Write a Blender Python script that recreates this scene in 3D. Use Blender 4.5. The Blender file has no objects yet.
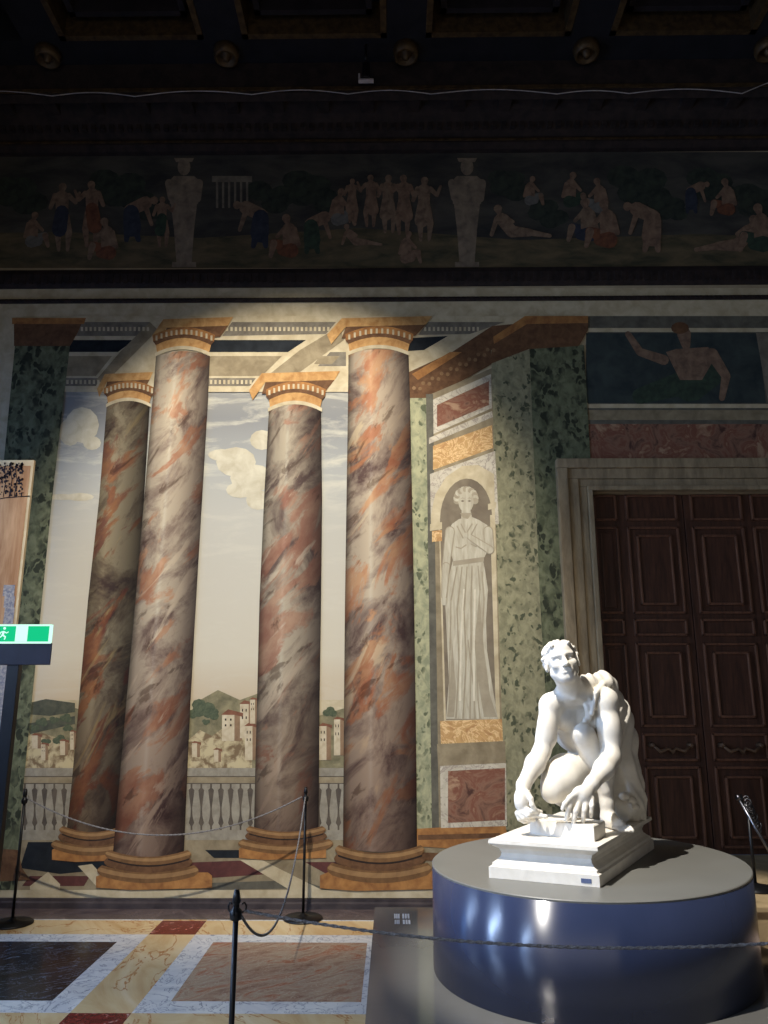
import bpy, bmesh, math, random
import numpy as np
from mathutils import Vector, Matrix
from mathutils.geometry import tessellate_polygon
random.seed(7)
SC = bpy.context.scene; COL = SC.collection
PI = math.pi
# ------------------------------------------------------------------ camera
F, PITCH, EYE = 765.0, math.radians(13.2), 1.68
YAW = math.atan(9 / (F / math.cos(PITCH)))
cam = bpy.data.cameras.new('camera'); cob = bpy.data.objects.new('camera', cam); COL.objects.link(cob)
cam.sensor_fit = 'VERTICAL'; cam.sensor_height = 24; cam.lens = F / 1024 * 24; cam.clip_end = 60; cam.clip_start = .05
cob.location = (0, 0, EYE); cob.rotation_euler = (PI / 2 + PITCH, 0, YAW); SC.camera = cob
def ray(x, y):
    v = 512 - y; u = x - 384
    f = F * math.cos(PITCH) - v * math.sin(PITCH); U = F * math.sin(PITCH) + v * math.cos(PITCH)
    return Vector((u * math.cos(YAW) - f * math.sin(YAW), u * math.sin(YAW) + f * math.cos(YAW), U))
def at(x, y, Y):            # measured point on the plane Y = const
    r = ray(x, y); r *= Y / r.y; return Vector((r.x, Y, r.z + EYE))
def gp(x, y, z):            # measured point on the plane z = const
    r = ray(x, y); r *= (z - EYE) / r.z; return Vector((r.x, r.y, z))
D = gp(384, 908, 0).y       # far wall
# ------------------------------------------------------------------ object helpers
WLOC = {}
def emp(name, loc, label=None, cat=None, group=None, kind=None):
    o = bpy.data.objects.new(name, None); COL.objects.link(o); o.location = loc; WLOC[o.name] = Vector(loc)
    o.empty_display_size = .1
    tag(o, label, cat, group, kind); return o
def tag(o, label=None, cat=None, group=None, kind=None):
    for k, v in (('label', label), ('category', cat), ('group', group), ('kind', kind)):
        if v: o[k] = v
    return o
def link(name, bm, mats, parent=None, smooth=False, label=None, **kw):
    me = bpy.data.meshes.new(name)
    if not isinstance(mats, (list, tuple)): mats = [mats]
    for m in mats: me.materials.append(m)
    if smooth:
        for f in bm.faces: f.smooth = True
    cs = [v.co for v in bm.verts]
    lo = Vector([min(c[i] for c in cs) for i in range(3)]); hi = Vector([max(c[i] for c in cs) for i in range(3)])
    org = Vector(((lo.x + hi.x) / 2, (lo.y + hi.y) / 2, lo.z))
    for v in bm.verts: v.co -= org
    bm.to_mesh(me); bm.free()
    o = bpy.data.objects.new(name, me); COL.objects.link(o)
    WLOC[o.name] = org
    if parent: o.parent = parent; o.location = org - WLOC[parent.name]
    else: o.location = org
    tag(o, label, **kw); return o
def copy_tree(o, parent=None):
    c = o.copy(); COL.objects.link(c)
    if parent: c.parent = parent
    for ch in list(o.children): copy_tree(ch, c)
    return c
def box(bm, lo, hi, mi=0, bev=0, rz=0, piv=None):
    c = [(lo[i] + hi[i]) / 2 for i in range(3)]; s = [abs(hi[i] - lo[i]) for i in range(3)]
    r = bmesh.ops.create_cube(bm, size=1, matrix=Matrix.Translation(c) @ Matrix.Diagonal((*s, 1)))
    vs = r['verts']; fs = set(f for v in vs for f in v.link_faces)
    for f in fs: f.material_index = mi
    if bev:
        es = set(e for v in vs for e in v.link_edges)
        q = bmesh.ops.bevel(bm, geom=list(es), offset=bev, segments=2, affect='EDGES', profile=.6)
        vs = list(set(v for f in q['faces'] for v in f.verts))
        for f in q['faces']: f.material_index = mi
    if rz:
        bmesh.ops.rotate(bm, verts=vs, cent=piv or c, matrix=Matrix.Rotation(rz, 3, 'Z'))
    return vs
def tube(bm, pts, r, n=8, mi=0, cap=True):
    pts = [Vector(p) for p in pts]; rs = r if isinstance(r, (list, tuple)) else [r] * len(pts)
    rings = []; up = Vector((0, 0, 1)); prev = None
    for i, p in enumerate(pts):
        t = (pts[min(i + 1, len(pts) - 1)] - pts[max(i - 1, 0)]).normalized()
        if prev is None:
            a = t.cross(up)
            if a.length < 1e-3: a = t.cross(Vector((1, 0, 0)))
            a.normalize()
        else:
            a = (prev - t * prev.dot(t)).normalized()
        prev = a; b = t.cross(a)
        rings.append([bm.verts.new(p + (a * math.cos(2 * PI * k / n) + b * math.sin(2 * PI * k / n)) * rs[i]) for k in range(n)])
    for i in range(len(rings) - 1):
        for k in range(n):
            f = bm.faces.new((rings[i][k], rings[i][(k + 1) % n], rings[i + 1][(k + 1) % n], rings[i + 1][k])); f.material_index = mi; f.smooth = True
    if cap:
        for R_ in (rings[0][::-1], rings[-1]):
            f = bm.faces.new(R_); f.material_index = mi
def lathe(bm, prof, c, n=32, mi=0, axis='z'):
    rings = []
    for (r, z) in prof:
        ring = []
        for k in range(n):
            a = 2 * PI * k / n
            p = (r * math.cos(a), r * math.sin(a), z) if axis == 'z' else (r * math.cos(a), -z, r * math.sin(a))
            ring.append(bm.verts.new(Vector(c) + Vector(p)))
        rings.append(ring)
    for i in range(len(rings) - 1):
        for k in range(n):
            f = bm.faces.new((rings[i][k], rings[i][(k + 1) % n], rings[i + 1][(k + 1) % n], rings[i + 1][k])); f.material_index = mi; f.smooth = True
    for R_ in (rings[0][::-1], rings[-1]):
        f = bm.faces.new(R_); f.material_index = mi
def prism(bm, poly, axis, a, b, mi=0):
    """extrude a closed 2-D profile along X ('x': profile is (y,z)) or along Z ('z': profile is (x,y))"""
    P = (lambda u, v, t: (t, u, v)) if axis == 'x' else (lambda u, v, t: (u, v, t))
    A = [bm.verts.new(P(u, v, a)) for u, v in poly]; B = [bm.verts.new(P(u, v, b)) for u, v in poly]
    n = len(poly)
    for i in range(n):
        f = bm.faces.new((A[i], A[(i + 1) % n], B[(i + 1) % n], B[i])); f.material_index = mi
    tri = tessellate_polygon([[Vector((u, v, 0)) for u, v in poly]])
    for t in tri:
        for R_ in (A, B):
            f = bm.faces.new([R_[i] for i in t]); f.material_index = mi
    bmesh.ops.recalc_face_normals(bm, faces=bm.faces[:])
# ------------------------------------------------------------------ materials
def rgb(c): return (*[((v / 255) / 12.92 if v / 255 <= .04045 else ((v / 255 + .055) / 1.055) ** 2.4) for v in c], 1)
def newmat(name, rough=.8, metal=0, spec=.3, coat=0):
    m = bpy.data.materials.new(name); m.use_nodes = True; nt = m.node_tree; b = nt.nodes['Principled BSDF']
    b.inputs['Roughness'].default_value = rough; b.inputs['Metallic'].default_value = metal
    b.inputs['Specular IOR Level'].default_value = spec
    if coat: b.inputs['Coat Weight'].default_value = coat; b.inputs['Coat Roughness'].default_value = .05
    return m, nt, b
def N(nt, t, **kw):
    n = nt.nodes.new(t)
    for k, v in kw.items():
        if k in n.inputs: n.inputs[k].default_value = v
        else: setattr(n, k, v)
    return n
def ramp(nt, stops, fac, interp='LINEAR'):
    r = nt.nodes.new('ShaderNodeValToRGB'); r.color_ramp.interpolation = interp
    e = r.color_ramp.elements
    while len(e) < len(stops): e.new(.5)
    for i, (p, c) in enumerate(stops): e[i].position = p; e[i].color = rgb(c)
    nt.links.new(fac, r.inputs[0]); return r.outputs[0]
def coords(nt, src='Object', scale=(1, 1, 1), rot=(0, 0, 0)):
    tc = nt.nodes.new('ShaderNodeTexCoord'); mp = nt.nodes.new('ShaderNodeMapping')
    mp.vector_type = 'TEXTURE'; mp.inputs['Scale'].default_value = tuple(1 / q for q in scale); mp.inputs['Rotation'].default_value = rot
    nt.links.new(tc.outputs[src], mp.inputs[0]); return mp.outputs[0]
def mixc(nt, fac, a, b, mode='MIX'):
    m = nt.nodes.new('ShaderNodeMix'); m.data_type = 'RGBA'; m.blend_type = mode
    for s, v in ((m.inputs[0], fac), (m.inputs[6], a), (m.inputs[7], b)):
        if hasattr(v, 'links'): nt.links.new(v, s)
        elif isinstance(v, (int, float)): s.default_value = v
        else: s.default_value = v
    return m.outputs[2]
def noise(nt, vec, scale=3, detail=6, rough=.55, dist=0):
    n = N(nt, 'ShaderNodeTexNoise', Scale=scale, Detail=detail, Roughness=rough, Distortion=dist)
    nt.links.new(vec, n.inputs['Vector']); return n.outputs[0]
def flat(name, c, c2=None, scale=6, rough=.85, metal=0, spec=.25, bump=0, stretch=(1, 1, 1), coat=0, rot=(0, 0, 0), lo=.35, hi=.65):
    m, nt, b = newmat(name, rough, metal, spec, coat)
    c2 = c2 or tuple(int(v * .86) for v in c)
    v = coords(nt, 'Object', stretch, rot); nz = noise(nt, v, scale, 6, .6, .4)
    nt.links.new(ramp(nt, [(lo, c2), (hi, c)], nz), b.inputs['Base Color'])
    if bump:
        bp = N(nt, 'ShaderNodeBump', Strength=bump, Distance=.01); nt.links.new(nz, bp.inputs['Height']); nt.links.new(bp.outputs[0], b.inputs['Normal'])
    return m
def marble(name, stops, scale=3, dist=1.5, stretch=(1, 1, 1), rot=(0, 0, 0), rough=.3, spec=.4, vein=None, vs=4, src='Object', shade=None, veinw=.04):
    m, nt, b = newmat(name, rough, 0, spec)
    v = coords(nt, src, stretch, rot)
    c = ramp(nt, stops, noise(nt, v, scale, 8, .62, dist))
    if vein:
        w = noise(nt, v, vs, 5, .6, 2.5)
        a = N(nt, 'ShaderNodeMath', operation='SUBTRACT'); a.inputs[1].default_value = .5; nt.links.new(w, a.inputs[0])
        a2 = N(nt, 'ShaderNodeMath', operation='ABSOLUTE'); nt.links.new(a.outputs[0], a2.inputs[0])
        r = nt.nodes.new('ShaderNodeMapRange'); r.inputs[1].default_value = 0; r.inputs[2].default_value = veinw; r.inputs[3].default_value = 1; r.inputs[4].default_value = 0
        nt.links.new(a2.outputs[0], r.inputs[0]); c = mixc(nt, r.outputs[0], c, rgb(vein))
    if shade:      # pigment modelling the painter gave the painted form, across its width
        tc = nt.nodes.new('ShaderNodeTexCoord'); sx = nt.nodes.new('ShaderNodeSeparateXYZ'); nt.links.new(tc.outputs['UV'], sx.inputs[0])
        c = mixc(nt, 1, c, ramp(nt, shade, sx.outputs[0]), 'MULTIPLY')
    nt.links.new(c, b.inputs['Base Color']); return m
def speckle(name, base, base2, spot, scale=14, thr=.32, stretch=(1, 1, .75)):
    m, nt, b = newmat(name, .85, 0, .2)
    v = coords(nt, 'Object', stretch); n1 = noise(nt, v, scale * .8, 5, .6, .5)
    nz = nt.nodes.new('ShaderNodeTexNoise'); nz.inputs['Scale'].default_value = scale * .7; nt.links.new(v, nz.inputs['Vector'])
    vv = nt.nodes.new('ShaderNodeMix'); vv.data_type = 'VECTOR'; vv.inputs[0].default_value = .12; nt.links.new(v, vv.inputs[4]); nt.links.new(nz.outputs[1], vv.inputs[5])
    vo = N(nt, 'ShaderNodeTexVoronoi', Scale=scale); nt.links.new(vv.outputs[1], vo.inputs['Vector'])
    c = ramp(nt, [(.35, base2), (.62, base)], n1)
    k = nt.nodes.new('ShaderNodeMapRange'); k.inputs[1].default_value = thr; k.inputs[2].default_value = thr + .12; k.inputs[3].default_value = .85; k.inputs[4].default_value = 0
    nt.links.new(vo.outputs['Distance'], k.inputs[0])
    mask = N(nt, 'ShaderNodeMath', operation='MULTIPLY'); nt.links.new(k.outputs[0], mask.inputs[0])
    n2 = noise(nt, v, scale * .35, 2); r2 = nt.nodes.new('ShaderNodeMapRange'); r2.inputs[1].default_value = .42; r2.inputs[2].default_value = .55; nt.links.new(n2, r2.inputs[0]); nt.links.new(r2.outputs[0], mask.inputs[1])
    nt.links.new(mixc(nt, mask.outputs[0], c, rgb(spot)), b.inputs['Base Color']); return m
def glow(name, c, s):
    m = bpy.data.materials.new(name); m.use_nodes = True; nt = m.node_tree; nt.nodes.clear()
    e = N(nt, 'ShaderNodeEmission', Strength=s); e.inputs[0].default_value = rgb(c); o = nt.nodes.new('ShaderNodeOutputMaterial'); nt.links.new(e.outputs[0], o.inputs[0]); return m

M = {}; ANR = 0.25
M['plaster'] = flat('warm wall plaster', (176, 160, 130), (150, 134, 106), 2.5)
M['roomwall'] = flat('room wall', (120, 105, 90), (95, 84, 74), 2)
M['stonegrey'] = flat('dark grey marble', (78, 70, 70), (50, 45, 48), 5, rough=.35)
M['cream'] = flat('cream paint', (198, 184, 152), (172, 156, 124), 7)
M['creamdk'] = flat('olive grey paint', (150, 136, 108), (120, 106, 82), 7)
M['greypaint'] = flat('grey paint', (128, 120, 104), (100, 92, 80), 9)
M['navy'] = flat('dark blue paint', (34, 38, 42), (20, 24, 28), 9)
M['ochre'] = flat('ochre paint', (172, 122, 70), (128, 84, 48), 9)
M['ochrelt'] = flat('light ochre paint', (196, 154, 98), (160, 116, 68), 12)
M['ochredk'] = flat('brown paint', (112, 80, 54), (84, 58, 38), 12)
M['basebr'] = flat('painted base brown', (126, 92, 58), (98, 70, 44), 10); M['baselt'] = flat('painted base light brown', (158, 122, 80), (134, 102, 68), 10)
M['scroll'] = flat('painted scroll', (138, 108, 76), (118, 90, 62), 10)
M['figlt'] = flat('painted light stone', (208, 200, 178), (194, 184, 160), 10)
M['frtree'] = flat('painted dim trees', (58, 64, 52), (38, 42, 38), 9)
M['maroon'] = flat('maroon paint', (98, 58, 52), (76, 44, 42), 8)
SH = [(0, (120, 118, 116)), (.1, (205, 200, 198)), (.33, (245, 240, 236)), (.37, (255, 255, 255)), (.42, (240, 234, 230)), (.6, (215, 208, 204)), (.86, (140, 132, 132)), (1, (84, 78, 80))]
PK = [(.30, (104, 78, 76)), (.40, (148, 122, 114)), (.49, (160, 142, 130)), (.56, (178, 130, 104)), (.64, (186, 162, 140)), (.74, (150, 98, 84))]
M['col'] = marble('pink painted marble', PK, 3.4, .5, (1, 1, .5), (0, .75, 0), .85, .2, (184, 164, 150), 2.4, shade=SH, veinw=.012)
M['coldk'] = marble('dark painted marble', [(.3, (66, 52, 48)), (.42, (112, 92, 74)), (.5, (140, 122, 98)), (.58, (128, 72, 52)), (.66, (92, 60, 56)), (.76, (168, 140, 96))], 3.2, .5, (1, 1, .5), (0, .75, 0), .85, .2, (140, 124, 100), 2.6, shade=[(0, (150, 140, 130)), (.25, (240, 235, 228)), (.6, (190, 185, 180)), (1, (80, 74, 74))], veinw=.012)
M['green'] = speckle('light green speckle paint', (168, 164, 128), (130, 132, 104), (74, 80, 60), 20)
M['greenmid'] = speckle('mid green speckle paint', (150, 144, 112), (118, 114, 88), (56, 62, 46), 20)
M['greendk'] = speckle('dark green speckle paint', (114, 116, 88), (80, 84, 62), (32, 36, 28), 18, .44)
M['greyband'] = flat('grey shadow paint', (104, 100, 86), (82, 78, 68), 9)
M['whitepaint'] = marble('painted white marble', [(.35, (172, 162, 142)), (.6, (198, 188, 166))], 6, 1, rough=.85, spec=.2, vein=(150, 138, 126), vs=5)
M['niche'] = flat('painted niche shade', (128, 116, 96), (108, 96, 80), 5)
M['figure'] = flat('painted statue stone', (190, 182, 160), (164, 154, 132), 10, stretch=(3, 1, .5))
M['fold'] = flat('painted fold', (158, 147, 124), (146, 134, 112), 12)
M['redmarble'] = marble('painted red marble', [(.36, (78, 52, 44)), (.47, (136, 100, 80)), (.54, (118, 74, 58)), (.64, (164, 132, 104))], 5, .8, rough=.85, spec=.2)
M['orangem'] = marble('painted orange marble', [(.3, (160, 116, 76)), (.5, (190, 152, 100)), (.7, (168, 128, 84))], 7, 2, rough=.85, spec=.2, vein=(224, 190, 140), vs=7)
M['hill'] = flat('painted hills', (142, 132, 100), (104, 98, 74), 10)
M['hilldk'] = flat('painted dark hills', (86, 86, 70), (62, 64, 54), 14)
M['rock'] = flat('painted rocks', (186, 170, 132), (118, 98, 72), 10, lo=.42, hi=.55)
M['tree'] = flat('painted trees', (92, 98, 74), (66, 74, 56), 26)
M['house'] = flat('painted houses', (204, 190, 160), (176, 158, 128), 12)
M['houseside'] = flat('painted house side', (146, 118, 90), (124, 98, 74), 12)
M['roof'] = flat('painted roof', (132, 88, 66), (108, 70, 52), 16)
M['ink'] = flat('painted dark line', (50, 40, 34), (36, 28, 24), 16)
M['bal'] = flat('painted balustrade', (152, 144, 126), (128, 120, 104), 12)
M['balshade'] = flat('painted balustrade gap', (94, 84, 72), (76, 68, 60), 9)
def colmat(name, dark, mid, light, warm, warm2, veinc, shade, off):
    m, nt, b = newmat(name, .85, 0, .2)
    v = coords(nt, 'Object', (1, 1, .5), (0, .55, 0)); v.node.inputs['Location'].default_value = (off, off * 1.7, off * .6)
    c = ramp(nt, [(.36, dark), (.46, mid), (.56, light)], noise(nt, v, 3.6, 9, .66, .5))
    k = nt.nodes.new('ShaderNodeMapRange'); k.inputs[1].default_value = .52; k.inputs[2].default_value = .57; k.inputs[4].default_value = .8
    v2 = coords(nt, 'Object', (1, 1, .38), (0, .6, 0)); v2.node.inputs['Location'].default_value = (off + 5, 3, off)
    nt.links.new(noise(nt, v2, 3.6, 9, .64, .6), k.inputs[0])
    wc = ramp(nt, [(.4, warm), (.6, warm2)], noise(nt, v, 7, 4, .6))
    c = mixc(nt, k.outputs[0], c, wc)
    v3 = coords(nt, 'Object', (1, 1, .22), (0, .5, 0)); v3.node.inputs['Location'].default_value = (off, 9, 2)
    k3 = nt.nodes.new('ShaderNodeMapRange'); k3.inputs[1].default_value = .585; k3.inputs[2].default_value = .65; k3.inputs[4].default_value = .75
    nt.links.new(noise(nt, v3, 5.5, 5, .6, .8), k3.inputs[0]); c = mixc(nt, k3.outputs[0], c, rgb(veinc))
    v4 = coords(nt, 'Object', (1, 1, .3), (0, .65, 0)); k4 = nt.nodes.new('ShaderNodeMapRange'); k4.inputs[1].default_value = .6; k4.inputs[2].default_value = .66; k4.inputs[4].default_value = .6
    nt.links.new(noise(nt, v4, 6.5, 5, .6, .6), k4.inputs[0]); c = mixc(nt, k4.outputs[0], c, rgb(tuple(int(q * .45) for q in warm)))
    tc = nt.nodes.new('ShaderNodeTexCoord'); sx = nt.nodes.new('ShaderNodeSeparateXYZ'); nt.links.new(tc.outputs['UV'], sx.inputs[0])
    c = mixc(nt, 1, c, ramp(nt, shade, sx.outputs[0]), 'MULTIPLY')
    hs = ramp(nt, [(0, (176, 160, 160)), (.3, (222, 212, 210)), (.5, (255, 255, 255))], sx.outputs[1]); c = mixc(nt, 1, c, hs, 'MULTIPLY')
    nt.links.new(c, b.inputs['Base Color']); return m
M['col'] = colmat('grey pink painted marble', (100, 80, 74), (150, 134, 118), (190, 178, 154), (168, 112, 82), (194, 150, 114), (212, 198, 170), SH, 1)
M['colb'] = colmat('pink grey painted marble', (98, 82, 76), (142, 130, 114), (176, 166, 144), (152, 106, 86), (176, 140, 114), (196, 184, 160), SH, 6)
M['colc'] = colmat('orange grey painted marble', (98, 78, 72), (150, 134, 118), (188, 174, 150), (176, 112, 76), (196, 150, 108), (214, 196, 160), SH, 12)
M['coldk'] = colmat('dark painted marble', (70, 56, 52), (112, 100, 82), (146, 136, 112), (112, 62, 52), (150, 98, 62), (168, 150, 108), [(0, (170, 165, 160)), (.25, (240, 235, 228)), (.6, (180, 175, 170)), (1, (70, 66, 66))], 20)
def sky_mat():
    m, nt, b = newmat('painted sky', .9, 0, .15)
    tc = nt.nodes.new('ShaderNodeTexCoord'); s = nt.nodes.new('ShaderNodeSeparateXYZ'); nt.links.new(tc.outputs['UV'], s.inputs[0])
    base = ramp(nt, [(0, (190, 172, 144)), (.12, (196, 186, 164)), (.55, (176, 172, 160)), (.70, (160, 160, 154)), (.86, (132, 132, 130)), (1, (144, 142, 134))], s.outputs[1])
    v = coords(nt, 'Object', (1, 1, 4.5)); n = noise(nt, v, 1.5, 9, .68, .5)
    k = nt.nodes.new('ShaderNodeMapRange'); k.inputs[1].default_value = .5; k.inputs[2].default_value = .66; nt.links.new(n, k.inputs[0])
    up = nt.nodes.new('ShaderNodeMapRange'); up.inputs[1].default_value = .5; up.inputs[2].default_value = .7; up.inputs[3].default_value = .3; up.inputs[4].default_value = .75; nt.links.new(s.outputs[1], up.inputs[0])
    mu = N(nt, 'ShaderNodeMath', operation='MULTIPLY'); nt.links.new(k.outputs[0], mu.inputs[0]); nt.links.new(up.outputs[0], mu.inputs[1])
    nt.links.new(mixc(nt, mu.outputs[0], base, rgb((200, 194, 174))), b.inputs['Base Color']); return m
M['sky'] = sky_mat()
M['cloud'] = flat('painted cloud', (200, 192, 168), (176, 166, 142), 7)
M['black'] = flat('black metal', (16, 16, 18), (12, 12, 14), 20, rough=.4, spec=.35)
M['rope'] = flat('grey twisted rope', (140, 136, 132), (84, 80, 80), 160, rough=.7)
M['chrome'] = flat('chrome', (130, 130, 135), (100, 100, 105), 10, rough=.3, metal=1)
M['disc'] = flat('polished dark blue lacquer', (44, 52, 78), (40, 48, 72), 2, rough=.25, spec=.9)
_b = M['disc'].node_tree.nodes['Principled BSDF']; _b.inputs['Anisotropic'].default_value = .95; _b.inputs['Anisotropic Rotation'].default_value = ANR
_t = M['disc'].node_tree.nodes.new('ShaderNodeTangent'); _t.direction_type = 'RADIAL'; _t.axis = 'Z'; M['disc'].node_tree.links.new(_t.outputs[0], _b.inputs['Tangent'])
M['disctop'] = flat('grey plinth top', (112, 111, 106), (106, 105, 100), 2, rough=.38, spec=.4)
M['platform'] = flat('grey platform laminate', (98, 97, 94), (92, 91, 88), 2, rough=.10, spec=.7)
M['statue'] = flat('white plaster', (232, 226, 214), (216, 209, 196), 9, rough=.55, spec=.35)
M['wood'] = flat('dark walnut', (82, 52, 38), (54, 33, 24), 6, rough=.42, stretch=(6, 6, .6), spec=.4)
M['woodlt'] = flat('walnut moulding', (112, 76, 56), (82, 52, 38), 6, rough=.35, stretch=(6, 6, .6), spec=.5)
M['bronze'] = flat('old bronze', (112, 88, 68), (84, 64, 48), 20, rough=.4, metal=0)
M['doorstone'] = flat('travertine surround', (156, 138, 108), (122, 106, 82), 5, stretch=(3, 3, .7))
M['darkwood'] = flat('dark painted ceiling', (40, 34, 36), (26, 22, 25), 5)
M['darkblue'] = flat('blue black ceiling ground', (30, 29, 33), (20, 20, 24), 5)
M['gilt'] = flat('dull gilding', (96, 76, 50), (62, 48, 34), 14, rough=.5, metal=.4)
M['corn'] = flat('dark cornice', (52, 42, 38), (34, 28, 27), 10)
M['yellowm'] = marble('yellow marble', [(.3, (190, 150, 96)), (.5, (212, 182, 132)), (.7, (224, 202, 160))], 2.2, 1.6, (1, .35, 1), (0, 0, .5), .22, .5, (176, 118, 66), 1.4, veinw=.012)
M['whitem'] = marble('white veined marble', [(.35, (204, 202, 198)), (.65, (228, 224, 214))], 4, 1.5, rough=.22, spec=.5, vein=(128, 130, 138), vs=4.5, veinw=.022)
M['blackm'] = marble('black marble', [(.35, (22, 26, 32)), (.7, (38, 44, 52))], 4, 1.5, (1, 2.5, 1), (0, 0, .5), .2, .5, (120, 132, 146), 2.6, veinw=.009)
M['salmonm'] = marble('salmon breccia', [(.28, (120, 82, 68)), (.42, (158, 122, 98)), (.52, (172, 148, 122)), (.62, (164, 100, 72)), (.75, (186, 164, 138))], 3.2, .9, (1, 2.4, 1), (0, 0, .6), .25, .45, (200, 182, 154), 6, veinw=.012)
M['redm'] = marble('red porphyry marble', [(.45, (104, 34, 30)), (.6, (128, 50, 42)), (.68, (214, 180, 160))], 22, .8, rough=.25, spec=.45)
M['stripm'] = marble('purple grey marble', [(.35, (70, 58, 58)), (.65, (104, 90, 86))], 4, 1.6, rough=.25, spec=.45)
M['stepm'] = marble('beige stone', [(.35, (140, 122, 92)), (.65, (172, 152, 118))], 5, 1, rough=.5)
M['pinkstep'] = marble('pink white marble', [(.35, (150, 110, 100)), (.6, (205, 190, 180))], 6, 2, rough=.3)
M['exit'] = glow('green lit sign', (24, 200, 134), 1.05)
M['exitw'] = glow('white lit pictogram', (205, 255, 235), 1.2)
M['cable'] = flat('white cable', (190, 180, 176), (160, 150, 146), 20)
M['tag'] = flat('blue grey label', (96, 108, 140), (80, 90, 120), 20)
M['lettering'] = flat('pale lettering', (196, 198, 202), (180, 182, 188), 20)
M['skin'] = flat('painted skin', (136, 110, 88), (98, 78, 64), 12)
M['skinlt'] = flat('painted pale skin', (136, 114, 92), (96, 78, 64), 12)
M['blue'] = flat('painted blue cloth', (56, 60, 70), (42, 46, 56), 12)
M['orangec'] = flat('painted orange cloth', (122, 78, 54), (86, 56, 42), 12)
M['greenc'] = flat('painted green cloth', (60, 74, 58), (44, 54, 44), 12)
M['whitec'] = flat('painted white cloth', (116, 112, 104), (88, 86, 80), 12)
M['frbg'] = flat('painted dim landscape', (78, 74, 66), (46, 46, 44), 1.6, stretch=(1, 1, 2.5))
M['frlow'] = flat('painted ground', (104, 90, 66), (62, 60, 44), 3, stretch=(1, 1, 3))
M['herm'] = flat('painted stone herm', (140, 124, 104), (104, 92, 78), 9)
M['teal'] = flat('painted dark teal ground', (62, 70, 66), (42, 50, 50), 5)
M['bannertan'] = flat('tan print', (190, 148, 108), (150, 106, 70), 3, stretch=(4, 1, .6))
M['bannerlt'] = flat('cream print border', (206, 186, 150), (186, 164, 128), 5)
M['bannerblue'] = flat('blue figured print', (168, 158, 148), (104, 104, 116), 40)
M['vine'] = flat('dark vine print', (44, 36, 40), (28, 24, 28), 30)
M['plastic'] = flat('dark bracket plastic', (46, 46, 58), (40, 40, 50), 8, rough=.35)
M['shutter'] = flat('window shutter', (70, 60, 50), (54, 46, 38), 6)

# ------------------------------------------------------------------ far wall coordinates
def W(x, y, L=0): return at(x, y, D - .0022 * L)
def pbm(): return bmesh.new()
CNT = {}
def poly(bm, pts, L, mi=0, uvb=None):
    """a painted region: outline in measured wall points, on paint layer L"""
    k_ = CNT[id(bm)] = CNT.get(id(bm), 0) + 1
    P = [W(x, y, L + .035 * (k_ % 24)) for x, y in pts]
    vs = [bm.verts.new(p) for p in P]
    for t in tessellate_polygon([[Vector((p.x, p.z, 0)) for p in P]]):
        try: f = bm.faces.new([vs[i] for i in t]); f.material_index = mi
        except ValueError: continue
        if f.normal.y > 0: f.normal_flip()
def strip(bm, rows, L, mi=0, nu=6, sag=0, nsub=1):
    """rows (y, xl, xr[, sag]) top to bottom; sag>0 lifts the middle (seen from below), <0 lowers it"""
    uv = bm.loops.layers.uv.verify(); R_ = []
    full = []
    for a, b in zip(rows[:-1], rows[1:]):
        for k in range(nsub):
            t = k / nsub; full.append([a[i] + (b[i] - a[i]) * t for i in range(min(len(a), len(b)))])
    full.append(list(rows[-1]))
    n = len(full)
    for j, r in enumerate(full):
        y, xl, xr = r[:3]; s = r[3] if len(r) > 3 else sag
        R_.append([(bm.verts.new(W(xl + (xr - xl) * i / nu, y - s * (1 - (2 * i / nu - 1) ** 2), L)), (i / nu, 1 - j / (n - 1))) for i in range(nu + 1)])
    for j in range(n - 1):
        for i in range(nu):
            q = [R_[j + 1][i], R_[j + 1][i + 1], R_[j][i + 1], R_[j][i]]
            f = bm.faces.new([a for a, _ in q]); f.material_index = mi
            for lp, (_, c) in zip(f.loops, q): lp[uv].uv = c
def dot(bm, x, y, r, L, mi=0, n=10, ry=None):
    ry = ry or r; poly(bm, [(x + r * math.cos(2 * PI * k / n), y + ry * math.sin(2 * PI * k / n)) for k in range(n)], L, mi)
def cap2(bm, a, b, ra, rb, L, mi=0):
    dx, dy = b[0] - a[0], b[1] - a[1]
    if math.hypot(dx, dy) < abs(ra - rb) * 1.1:
        c_ = a if ra > rb else b; return dot(bm, c_[0], c_[1], max(ra, rb), L, mi, 12)
    an = math.atan2(dy, dx); P = []
    for k in range(6): t = an + PI / 2 + PI * k / 5; P.append((a[0] + ra * math.cos(t), a[1] + ra * math.sin(t)))
    for k in range(6): t = an - PI / 2 + PI * k / 5; P.append((b[0] + rb * math.cos(t), b[1] + rb * math.sin(t)))
    poly(bm, P, L, mi)

#==SETTING==
XL, XR, YN, HC = -4.6, 4.9, -4.6, at(384, 62, D - .5).z
DX0, DX1, DZ1 = at(591, 495, D).x, at(791, 570, D).x, at(600, 492, D).z
def structure(name, bm, m, parent=None, **kw):
    o = link(name, bm, m, parent, **kw)
    if not parent: o['kind'] = 'structure'
    return o
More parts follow.
